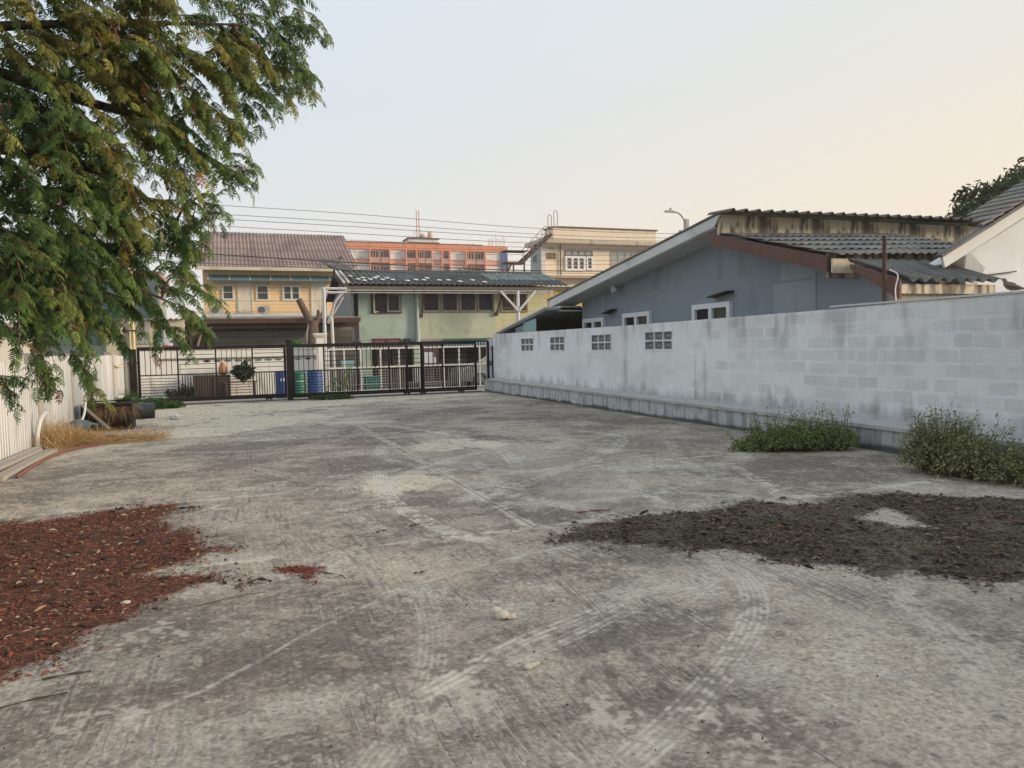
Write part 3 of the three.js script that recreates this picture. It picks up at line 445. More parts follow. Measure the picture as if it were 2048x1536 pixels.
  part('low_wall', B(9.12, 11.2, -0.1, 2.17, -8.35, -8.2), mat([0.30, 0.285, 0.25], { v: 'streak', S: 1.1 }), h); part('low_eave_board', B(9.1, 11.05, 2.15, 2.29, -8.18, -8.14), M.creamStain, h);
  // windows
  for (const [a, b, top] of [[-19.72, -18.42, 2.27], [-17.33, -15.97, 2.31], [-14.15, -12.80, 2.345]]) win(h, 'x', a, b, 1.25, top, 9.7, 2, M.whiteTrim, [M.glassDark, M.glassGreen], { fw: 0.11, dep: 0.09 });
  for (const [a, b, y] of [[-18.25, -17.75, 2.37], [-13.4, -12.75, 2.47]]) part('window_hood', slab('x', [[a, y - 0.02], [b, y + 0.06], [b, y + 0.09], [a, y + 0.01]], 9.48, 9.698), M.dark, h);
  part('spotlight', [cyl(V(9.5, 2.98, -17.6), V(9.5, 3.06, -17.6), 0.05), cyl(V(9.45, 2.93, -17.6), V(9.56, 2.97, -17.55), 0.06, 0.05)], M.whiteTrim, h);
  const v = thing('vent_pipe', 'rusty upright pipe with a white hose behind the block wall', 'pipe', [8.9, 0, -8.24]); part('pipe', cyl(V(8.9, -0.1, -8.24), V(8.9, 2.98, -8.24), 0.028), M.rust, v); part('hose', pipe([V(8.93, 2.5, -8.18), V(9.0, 2.42, -8.10), V(8.98, 2.2, -8.12), V(9.02, 1.6, -8.05)], 0.009, 20, 6), M.whiteTrim, v);
}
{ // lean-to car shelter at the far end
  const c = thing('car_shelter', 'low grey sheet lean-to sloping from the blue house to the wall end', 'shelter', [9.2, 0, -22]);
  part('roof', slab('x', [[-24.3, 1.93], [-19.95, 2.56], [-19.95, 2.63], [-24.3, 2.0]], 8.55, 12.5), mat([0.36, 0.36, 0.37], { v: 'metal', S: 2, rough: 0.6 }), c);
  part('edge_trim', slab('x', [[-24.3, 1.985], [-19.93, 2.615], [-19.93, 2.66], [-24.3, 2.03]], 8.50, 8.55), M.white, c);
  part('post', [B(8.7, 8.8, -0.1, 1.94, -24.0, -23.9), B(12.2, 12.3, -0.1, 1.94, -24.0, -23.9)], M.dark, c);
  part('back_wall', B(12.5, 12.6, -0.15, 2.5, -24.3, -19.9), mat([0.42, 0.42, 0.43], { v: 'plaster', S: 2 }), c); part('shade_wall', B(8.9, 12.5, -0.15, 1.93, -24.28, -24.2), mat([0.38, 0.35, 0.31], { v: 'wood', S: 1 }), c);  // the wall across the far end is added to keep light out
  part('plastic_sheet', ribbed(V(8.62, 1.7, -21.9), V(0, 0.1, 1).normalize(), V(-1, 0, 0), V(0, 1, 0), 1.0, 0.56, 0.13, 0.04, 0.004, 'sine', 6), mat([0.45, 0.66, 0.64], { rough: 0.45, trans: 0.35 }), c);
  part('plastic_sheet', ribbed(V(8.66, 1.7, -22.7), V(0, 0.1, 1).normalize(), V(-1, 0, 0), V(0, 1, 0), 0.75, 0.42, 0.13, 0.04, 0.004, 'sine', 6), mat([0.30, 0.47, 0.48], { rough: 0.45, trans: 0.35 }), c);
}
{ // white house with a raking white barge board
  const h = thing('white_house', 'white rendered house with a cream barge board beyond the dove', 'house', [14, 0, -9.5]), s = 0.478, yA = (x) => 2.60 + (x - 10.50) * s;
  const wm = mat([0.76, 0.79, 0.81], { v: 'plaster', S: 3 });
  part('gable_wall', slab('z', [[11.45, -0.1], [17, -0.1], [17, yA(17) - 0.2], [11.45, yA(11.45) - 0.2]], -9.1, -8.95), wm, h);
  part('barge_board', slab('z', [[10.53, yA(10.53) - 0.02], [17, yA(17)], [17, yA(17) + 0.20], [10.47, yA(10.47) + 0.17]], -8.62, -8.58), mat([0.72, 0.71, 0.68], { v: 'plaster', S: 3 }), h);
  part('roof_edge', slab('z', [[10.44, yA(10.44) + 0.18], [17, yA(17) + 0.205], [17, yA(17) + 0.26], [10.42, yA(10.42) + 0.23]], -8.68, -8.55), M.roofDark, h);
  const tile = [mat([0.25, 0.225, 0.205], { v: 'roof', S: 1.3 }), mat([0.285, 0.255, 0.235], { v: 'roof', S: 1.7 })];
  for (let i = 0; i < 24; i++) { const x = 11.35 + i * 0.22, zf = -Math.min(9.36, 8.64 + (x - 11.35) * 1.3), g = new THREE.BoxGeometry(0.29, 0.03, -8.57 - zf).rotateZ(Math.atan(s) - 0.09).translate(x + 0.11, yA(x + 0.11) + 0.285, (zf - 8.57) / 2); part('tile_row', g, tile[i % 2], h); }
  part('soffit', slab('z', [[10.55, yA(10.55) + 0.02], [17, yA(17) + 0.04], [17, yA(17) + 0.06], [10.55, yA(10.55) + 0.04]], -8.95, -8.63), M.white, h);
  part('cable', pipe([V(11.5, 2.50, -8.92), V(11.9, 2.53, -8.91), V(12.6, 2.60, -8.91)], 0.012, 12, 5), M.glassGreen, h);
  part('hanging_sheet', slab('z', [[11.12, 2.42], [11.42, 2.34], [11.62, 2.62], [11.2, 2.92]], -8.74, -8.735), mat([0.30, 0.34, 0.36], { rough: 0.3, v: 'plaster', S: 1 }), h);
  part('void_panel', slab('z', [[10.72, 2.36], [11.2, 2.26], [11.3, 2.95], [10.9, 2.75]], -8.86, -8.85), mat([0.20, 0.18, 0.165], { v: 'wood', S: 1 }), h);  // added panel, its brown stands in for the shaded void under the rake
}
// ================================================================ across the street: wall, pillar, white fence
M.oldWhite = mat([0.80, 0.79, 0.74], { v: 'streak', S: 1.9 });
{
  const t = thing('slotted_wall', 'old white street wall with a row of dark oval slots', 'wall', [0, -0.15, -30]), holes = [];
  for (let i = 0; i < 12; i++) { const p = new THREE.Path(); p.absellipse(-1.0 + i * 0.365, 1.235, 0.145, 0.045, 0, Math.PI * 2, true); holes.push(p); }
  part('wall_body', slab('z', [[-3.3, -0.2], [3.05, -0.2], [3.05, 1.62], [-3.3, 1.69]], -30.12, -30, holes), M.oldWhite, t);
  part('cap', slab('z', [[-3.35, 1.69], [3.05, 1.62], [3.05, 1.67], [-3.35, 1.74]], -30.16, -29.96), M.oldWhite, t);
  part('band', slab('z', [[-2.6, 1.30], [3.05, 1.30], [3.05, 1.36], [-2.6, 1.37]], -29.998, -29.96), mat([0.22, 0.21, 0.19], { v: 'streak', S: 0.9 }), t);
  const p = thing('gate_pillar', 'white masonry pillar with a flared cap at the slotted wall end', 'pillar', [3.12, -0.2, -29.7]);
  part('shaft', B(2.97, 3.27, -0.2, 2.05, -29.85, -29.55), M.oldWhite, p); part('cap', [B(2.94, 3.30, 2.05, 2.09, -29.88, -29.52), B(2.90, 3.34, 2.09, 2.15, -29.92, -29.48), B(2.86, 3.38, 2.15, 2.21, -29.96, -29.44)], M.oldWhite, p);
}
{
  const t = thing('white_fence', 'white steel frame fence with spiked top before the green house', 'fence', [6.8, -0.2, -29.6]), m = mat([0.70, 0.69, 0.65], { rough: 0.5, v: 'metal', S: 1.2 }), gm = mat([0.30, 0.30, 0.29], { rough: 0.6 });
  const xs = [3.42, 4.02, 4.66, 5.45, 6.2, 6.52, 7.05, 8.05, 8.72, 9.62, 10.25];
  part('top_rail', B(3.4, 10.3, 1.54, 1.60, -29.63, -29.57), m, t); part('middle_rail', B(3.4, 10.3, 0.80, 0.86, -29.63, -29.57), m, t); part('bottom_rail', B(3.4, 10.3, -0.12, -0.07, -29.63, -29.57), m, t); part('low_rail', B(3.4, 10.3, 0.14, 0.165, -29.61, -29.59), gm, t);
  for (const x of xs) part('post', [B(x - 0.028, x + 0.028, -0.07, 0.80, -29.63, -29.57), B(x - 0.028, x + 0.028, 0.86, 1.54, -29.63, -29.57)], m, t);
  const sp = uvm(new THREE.BoxGeometry(0.014, 0.17, 0.014)), pk = uvm(new THREE.BoxGeometry(0.016, 0.86, 0.016)); for (let x = 3.5; x < 10.25; x += 0.125) { piece('spike', sp, m, t, x, 1.685, -29.6); if (Math.abs(Math.min(...xs.map((q) => Math.abs(q - x)))) > 0.05) piece('picket', pk, gm, t, x, 0.365, -29.6); }
}

// ================================================================ the green house
{
  const h = thing('green_house', 'two-storey mint green house with patched grey roof opposite the gate', 'house', [10.5, -0.2, -40]);
  const mint = mat([0.45, 0.55, 0.48], { v: 'plaster', S: 4 }), lime = mat([0.53, 0.58, 0.44], { v: 'plaster', S: 4 }), yel = mat([0.66, 0.65, 0.42], { v: 'plaster', S: 4 }), fr = mat([0.30, 0.29, 0.255], { v: 'wood', S: 1 }), wood = mat([0.10, 0.055, 0.042], { v: 'wood', S: 1 });
  part('wall', B(5.8, 8.7, 2.02, 4.75, -44, -37), mint, h); part('wall', B(8.7, 12.95, 2.02, 4.75, -44, -37.02), lime, h);
  const y6 = [2.02, 2.5, 2.95, 3.4, 3.85, 4.3, 4.75]; for (let i = 0; i < 6; i++) part('siding_board', B(12.95, 15.95, y6[i] + 0.008, y6[i + 1], -37.2, -37.03 + (i % 2) * 0.006), yel, h);
  part('side_wall', B(12.95, 15.95, 2.0, 4.75, -44, -37.21), yel, h);
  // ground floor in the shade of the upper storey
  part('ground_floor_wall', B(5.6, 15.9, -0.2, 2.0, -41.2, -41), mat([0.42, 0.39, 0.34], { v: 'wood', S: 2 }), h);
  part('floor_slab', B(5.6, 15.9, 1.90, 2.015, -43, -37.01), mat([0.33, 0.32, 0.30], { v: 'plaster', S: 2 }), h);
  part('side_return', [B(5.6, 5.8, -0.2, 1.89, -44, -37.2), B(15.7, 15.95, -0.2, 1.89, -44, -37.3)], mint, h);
  for (const [x, w, m] of [[5.85, 0.55, mint], [8.55, 0.3, mint], [12.7, 0.35, lime]]) part('column', B(x, x + w, -0.2, 1.89, -37.5, -37.1), m, h);
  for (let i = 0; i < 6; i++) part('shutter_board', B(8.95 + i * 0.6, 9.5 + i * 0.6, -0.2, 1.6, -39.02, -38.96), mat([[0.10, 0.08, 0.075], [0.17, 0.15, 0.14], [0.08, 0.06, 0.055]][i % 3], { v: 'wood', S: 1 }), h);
  for (const x of [6.9, 7.7]) part('door_leaf', B(x, x + 0.72, -0.2, 1.75, -38.5, -38.44), mat([0.24, 0.235, 0.22], { v: 'wood', S: 1 }), h);
  const sign = mat([0.115, 0.035, 0.04], { rough: 0.6, v: 'metal', S: 1 }); for (const [a, b] of [[6.42, 7.10], [7.13, 7.85]]) { const p = part('sign_board', B(a, b, 1.76, 2.08, -36.98, -36.94), sign, h); part('lettering', Array.from({ length: 6 }, (_, i) => B(a + 0.1 + i * 0.085, a + 0.14 + i * 0.085 + (i % 2) * 0.015, 1.85 + (i % 3) * 0.01, 1.97, -36.94, -36.934)), mat([0.30, 0.20, 0.19]), p); }
  part('pale_board', B(5.85, 6.38, 1.72, 2.0, -36.98, -36.94), mint, h); part('meter_box', B(8.0, 8.32, 1.82, 2.06, -36.98, -36.86), M.dark, h); part('meter_shelf', B(7.9, 8.65, 1.70, 1.80, -36.98, -36.84), mat([0.42, 0.43, 0.40]), h);
  for (let i = 0; i < 3; i++) part('teal_louvre', B(10.1 + i * 0.85, 10.88 + i * 0.85, 1.6, 2.0, -36.98, -36.95), mat([0.04, 0.105, 0.10], { rough: 0.5 }), h);
  // windows
  win(h, 'z', 6.42, 7.94, 3.33, 4.38, -37, 2, wood, M.glassDark, { fw: 0.07 });
  { const p = part('open_sash', [[0, 0.62, 0.93, 1], [0, 0.62, 0, 0.08], [0, 0.07, 0.08, 0.93], [0.55, 0.62, 0.08, 0.93]].map(([a, b, c, d]) => B(a, b, c, d, 0, 0.04).rotateY(0.35).rotateX(-0.05).translate(6.52, 3.36, -36.92)), mat([0.52, 0.50, 0.44]), h); part('pane', B(0.07, 0.55, 0.08, 0.93, 0.014, 0.022).rotateY(0.35).rotateX(-0.05).translate(6.52, 3.36, -36.92), M.glassDark, p); }
  win(h, 'z', 7.2, 7.9, 3.38, 4.34, -36.93, 1, fr, M.glassDark, { fw: 0.09, dep: 0.04 });
  for (let i = 0; i < 4; i++) win(h, 'z', 9.02 + i * 0.98, 9.96 + i * 0.98, 3.38, 4.42, -37.02, 1, fr, M.glassDark, { fw: 0.10, dep: 0.08 });
  win(h, 'z', 13.25, 14.8, 3.36, 4.45, -37.03, 2, mat([0.36, 0.30, 0.21], { v: 'wood', S: 1 }), mat([0.05, 0.018, 0.018], { rough: 0.2 }), { fw: 0.10, dep: 0.08, cross: [0.2] });
  part('eave_strut', [bar(V(8.98, 3.2, -36.98), V(9.02, 4.5, -36.4), 0.06), bar(V(13.0, 3.25, -37.0), V(13.2, 4.5, -36.3), 0.06)], wood, h); part('strut_block', [B(8.82, 9.02, 3.12, 3.3, -37.01, -36.9), B(12.9, 13.08, 3.18, 3.36, -37.02, -36.9)], wood, h);
  part('downpipe', [cyl(V(8.72, 1.9, -36.88), V(8.72, 4.5, -36.88), 0.09), cyl(V(8.72, 1.75, -36.88), V(8.72, 2.4, -36.88), 0.12)], mint, h);
  // roof: rows of old tiles, patched with white
  const zE = -35.95, yE = 4.66, zR = -39.5, yR = 5.60, n = 7, D = V(0, yE - yR, zE - zR).normalize(), L = Math.hypot(yE - yR, zE - zR) / n, N = V(0, D.z, -D.y), r = rng(31);
  const rm = [mat([0.105, 0.105, 0.10], { v: 'roof', S: 1.2 }), mat([0.14, 0.14, 0.135], { v: 'roof', S: 1.9 }), mat([0.085, 0.09, 0.088], { v: 'roof', S: 1.5 })], patch = mat([0.62, 0.63, 0.62], { v: 'plaster', S: 0.9 }), aqua = mat([0.25, 0.315, 0.295], { v: 'roof', S: 2.2 });
  for (let i = 0; i < n; i++) for (let j = 0; j < 6; j++) { const o = V(5.0 + j * 1.95, yR + 0.05 - 0.0, zR).addScaledVector(D, i * L); o.y += 0.014 * (n - i) * 0.3; part('roof_sheet', ribbed(o, V(1, 0.004, 0), N, D, 1.96, L * 1.12, 0.28, 0.07, 0.008, 'sine', 6), j >= 4 && i < 4 ? aqua : rm[Math.floor(r() * 3)], h); }
  const pt = uvm(new THREE.SphereGeometry(0.5, 10, 6).scale(0.27, 0.05, 0.36)); for (const [x, i] of [[5.8, 5.2], [6.1, 4.4], [6.4, 5.2], [6.7, 4.4], [7.0, 5.3], [7.3, 4.4], [7.5, 5.3], [6.05, 5.9], [8.7, 5.2], [9.1, 5.3], [9.4, 4.2], [9.9, 5.3], [10.4, 5.2], [10.9, 5.9], [11.7, 5.1], [5.55, 3.5], [6.9, 3.6], [12.2, 6.1], [8.2, 5.8]]) { const o = V(x, yR + 0.12, zR).addScaledVector(D, i * L); const e = piece('roof_patch', pt, patch, h, o.x, o.y, o.z); e.rotation.x = 0.26; }
  part('back_roof', slab('x', [[-43.6, 4.32], [-39.5, 5.56], [-39.5, 5.62], [-43.6, 4.38]], 5.0, 16.7), rm[0], h);
  part('gable', slab('x', [[-43.5, 3.1], [-37, 3.1], [-36.4, 4.5], [-39.5, 5.45], [-43.5, 4.25]], 5.35, 5.5), mat([0.30, 0.30, 0.31], { v: 'plaster', S: 2 }), h);
  part('barge_board', [slab('x', [[-43.8, 4.1], [-39.5, 5.4], [-39.5, 5.58], [-43.8, 4.28]], 4.95, 5.0), slab('x', [[-39.49, 5.4], [-35.9, 4.44], [-35.9, 4.62], [-39.49, 5.58]], 4.95, 5.0)], wood, h);
  part('lower_barge', slab('x', [[-44.2, 3.1], [-43.2, 4.2], [-43.1, 4.1], [-44.0, 3.05]], 4.9, 4.95), wood, h);
  part('ridge_cap', cyl(V(4.95, 5.66, -39.5), V(16.7, 5.70, -39.5), 0.10), rm[2], h); part('eave_board', B(5.0, 16.6, 4.46, 4.60, -36.05, -36.0), mat([0.17, 0.16, 0.15], { v: 'wood', S: 2 }), h);
  part('soffit', B(5.6, 16, 4.60, 4.62, -37, -36.06), wood, h);
  part('edge_tiles', [bar(V(5.02, 4.72, -35.95), V(5.02, 5.68, -39.4), 0.10), bar(V(5.22, 4.75, -35.95), V(5.22, 5.71, -39.4), 0.10)], patch, h);
  const gp = mat([0.46, 0.45, 0.42], { rough: 0.6, v: 'metal', S: 1.5 }), wp = mat([0.64, 0.64, 0.62], { rough: 0.55, v: 'metal', S: 1.5 });
  part('gutter', [B(5.0, 15.9, 4.36, 4.41, -35.85, -35.75), B(5.0, 15.9, 4.25, 4.29, -35.85, -35.75)], gp, h);
  part('gutter_pipe', [cyl(V(3.58, 4.19, -32.6), V(4.62, 4.19, -32.6), 0.055), cyl(V(3.62, 4.02, -32.6), V(4.5, 4.02, -32.6), 0.055), cyl(V(4.6, 4.19, -32.6), V(5.05, 4.40, -35.75), 0.055)], wp, h);
  part('support_pole', cyl(V(3.62, -0.2, -32.6), V(3.66, 4.24, -32.6), 0.075), wp, h); part('support_pole', cyl(V(4.0, -0.2, -32.6), V(3.95, 2.95, -32.6), 0.07), wp, h);
  part('bent_pipe', [pipe([V(4.62, 4.12, -32.7), V(4.35, 3.9, -32.62), V(4.12, 3.6, -32.58), V(3.98, 3.2, -32.58), V(3.78, 2.7, -32.56)], 0.06, 20, 8), pipe([V(4.5, 3.85, -32.75), V(4.1, 3.2, -32.7), V(3.8, 2.75, -32.66)], 0.04, 12, 8)], gp, h);
  part('y_support', [cyl(V(13.78, -0.2, -35.8), V(13.78, 4.4, -35.8), 0.09), bar(V(13.78, 3.35, -35.7), V(12.8, 4.38, -35.7), 0.10), bar(V(13.78, 3.35, -35.7), V(14.75, 4.4, -35.7), 0.10)], wp, h);
  const rail = part('side_balcony', [B(5.5, 5.55, 3.0, 3.06, -42, -37.2), B(5.5, 5.55, 4.1, 4.16, -42, -37.2)], wp, h); for (let z = -41.8; z < -37.2; z += 0.45) part('baluster', B(5.505, 5.545, 3.06, 4.1, z, z + 0.09), wp, rail); part('balcony_panel', B(5.56, 5.62, 3.0, 4.1, -42, -37.2), mat([0.40, 0.41, 0.43]), h);
  const d = thing('satellite_dish', 'dark mesh satellite dish on the green house roof corner', 'satellite dish', [4.75, 5.0, -37.2]), dm = mat([0.06, 0.055, 0.055], { rough: 0.6, side: 1 });
  part('mast', cyl(V(4.78, 4.9, -37.3), V(4.72, 5.6, -37.2), 0.03), dm, d);
  const prof = []; for (let i = 0; i <= 8; i++) { const rr = 0.07 + i / 8 * 0.78; prof.push(new THREE.Vector2(rr, 0.30 * rr * rr)); }
  part('dish', new THREE.LatheGeometry(prof, 28).rotateZ(-0.25).rotateX(0.35).translate(4.72, 5.55, -37.2), mat([0.085, 0.08, 0.078], { rough: 0.6, side: 1 }), d);
  for (let i = 0; i < 8; i++) { const a = i / 8 * 2 * Math.PI, p = prof.map((q) => V(q.x * Math.cos(a), q.y + 0.01, q.x * Math.sin(a)).applyEuler(new THREE.Euler(0.35, 0, -0.25)).add(V(4.72, 5.55, -37.2))); part('rib', vtube(p, p.map(() => 0.014), 4), dm, d); }
  part('feed_arm', [bar(V(4.72, 5.55, -37.2), V(5.0, 6.05, -37.0), 0.025), bar(V(4.1, 5.75, -37.1), V(5.0, 6.05, -37.0), 0.018), B(4.95, 5.08, 5.98, 6.1, -37.06, -36.94)], dm, d);
  // a smaller dish arm further along
  const d2 = thing('aerial', 'thin dark aerial arm above the green house roof', 'aerial', [6.0, 5.3, -39]); part('mast', cyl(V(6.0, 5.3, -39.4), V(6.0, 5.95, -39.4), 0.02), dm, d2); part('arm', [bar(V(5.7, 5.75, -39.4), V(6.3, 6.1, -39.4), 0.02), bar(V(5.8, 5.95, -39.4), V(6.2, 5.9, -39.4), 0.015)], dm, d2);
}
{ // yellow annexe between the green house and the blue eaves
  const t = thing('yellow_annexe', 'yellow-walled annexe with a cream lean-to beside the green house', 'house', [18.2, -0.2, -41]);
  part('wall', B(16.6, 21, -0.2, 4.85, -43, -40), mat([0.60, 0.47, 0.13], { v: 'plaster', S: 3 }), t); part('eave', B(16.4, 21.2, 4.95, 5.08, -43, -39.6), mat([0.62, 0.55, 0.42], { v: 'plaster', S: 2 }), t); part('soffit_board', B(16.6, 21, 4.86, 4.94, -40.2, -39.7), M.brown, t);
  part('panel', B(16.75, 17.9, 2.0, 4.15, -39.98, -39.94), mat([0.42, 0.36, 0.30], { v: 'wood', S: 1 }), t); part('lintel', B(16.7, 18.0, 4.16, 4.28, -39.98, -39.9), M.brown, t); part('pole', cyl(V(17.3, -0.2, -39.5), V(17.3, 4.9, -39.5), 0.05), M.white, t);
}

// ================================================================ brown shelter with grey shutter
{
  const t = thing('shutter_shelter', 'brown-edged canopy over a grey shuttered shopfront', 'shelter', [1.6, -0.2, -34.5]), br = mat([0.10, 0.052, 0.046], { v: 'wood', S: 2 }), gs = mat([0.27, 0.265, 0.245], { rough: 0.6, v: 'metal', S: 2 });
  part('roof', slab('x', [[-38.5, 3.25], [-33, 2.95], [-33, 3.0], [-38.5, 3.30]], -1.95, 5.3), mat([0.30, 0.29, 0.27], { v: 'roof', S: 2 }), t);
  part('fascia', B(-1.9, 5.25, 2.78, 2.94, -33.05, -33), br, t); part('lower_fascia', B(-1.85, 5.2, 2.56, 2.75, -33.35, -33.3), br, t); part('ceiling', B(-1.85, 5.2, 2.755, 2.775, -36, -33.3), mat([0.20, 0.16, 0.14], { v: 'wood', S: 1 }), t);
  for (let i = 0; i < 10; i++) part('shutter_slat', B(-1.1, 3.3, -0.2 + i * 0.27, 0.055 + i * 0.27, -35.06 - (i % 2) * 0.004, -35), gs, t);
  for (let i = 0; i < 9; i++) part('wall_board', B(3.34, 5.2, -0.2 + i * 0.3, 0.08 + i * 0.3, -35.3 - (i % 2) * 0.01, -35.2), mat([[0.17, 0.16, 0.15], [0.14, 0.135, 0.13], [0.20, 0.19, 0.18]][i % 3], { v: 'wood', S: 1.5 }), t);
  part('header_board', B(-1.85, 5.2, 2.42, 2.754, -35.5, -35.32), gs, t); part('back_wall', B(-1.2, 5.2, -0.2, 2.75, -35.8, -35.6), mat([0.22, 0.21, 0.20], { v: 'plaster', S: 2 }), t); part('post', B(-1.72, -1.6, -0.2, 2.55, -33.3, -33.2), br, t); part('post', B(5.05, 5.15, -0.2, 2.55, -33.3, -33.2), br, t);
  part('brace', [bar(V(-1.6, 2.3, -33.2), V(-0.85, 2.62, -33.25), 0.06), bar(V(-1.66, 1.1, -33.2), V(-1.3, 2.4, -33.6), 0.08)], mat([0.26, 0.20, 0.16], { v: 'wood', S: 1 }), t);
  part('side_wall', B(-1.5, -1.2, -0.2, 2.75, -38, -35), mat([0.20, 0.15, 0.13], { v: 'wood', S: 1 }), t);
  for (const x of [0.1, 1.6]) part('bracket', [bar(V(x, 2.45, -34.9), V(x + 0.12, 2.72, -34.2), 0.04)], M.dark, t);
}
{ // cream shed with ribbed door and a poster
  const t = thing('cream_shed', 'cream wall with grey ribbed door panels behind the gate corner', 'shed', [-3, -0.2, -32.2]);
  part('wall', B(-4.6, -1.85, -0.2, 2.9, -32.4, -32), mat([0.58, 0.53, 0.41], { v: 'plaster', S: 2 }), t); part('roof_edge', ribbed(V(-4.7, 2.92, -32.5), V(1, 0, 0), V(0, 1, 0), V(0, 0, 1), 2.9, 0.7, 0.2, 0.05, 0.008), M.white, t);
  for (let i = 0; i < 3; i++) part('door_panel', B(-3.66 + i * 0.20, -3.48 + i * 0.20, 1.95, 2.82, -31.998, -31.96), mat([0.36, 0.35, 0.35], { rough: 0.5, v: 'metal', S: 1 }), t);
  part('brick_patch', B(-2.88, -2.7, 2.5, 2.85, -31.998, -31.98), mat([0.40, 0.22, 0.14], { v: 'plaster', S: 0.5 }), t);
  const w = 128, hgt = 96, tx = dataTex(w, hgt, (u, v) => { const a = fbm(u * 5 + 3, v * 4 + 1, 4), b = fbm(u * 4 + 40, v * 5 + 9, 3); let c = [0.52, 0.56, 0.60]; if (a > 0.52) c = [0.72, 0.66, 0.62]; if (b > 0.56 && u > 0.3) c = [0.50, 0.07, 0.09]; if (u > 0.55 && v < 0.75 && a < 0.50) c = [0.07, 0.06, 0.09]; if (u < 0.3 && v > 0.45) c = [0.25, 0.42, 0.62]; if (v > 0.8 && u > 0.5) c = [0.66, 0.60, 0.45]; return c; }, true);
  const pm = new THREE.MeshPhysicalMaterial({ map: tx, roughness: 0.7 }), g = B(-2.84, -2.0, 1.70, 2.50, -31.95, -31.93); g.userData.keepUV = true;
  const po = single('poster', g, pm, 'colourful red, blue and white printed poster on the cream wall', 'poster', [-2.42, 1.70, -31.94]); po.name = 'poster';
}

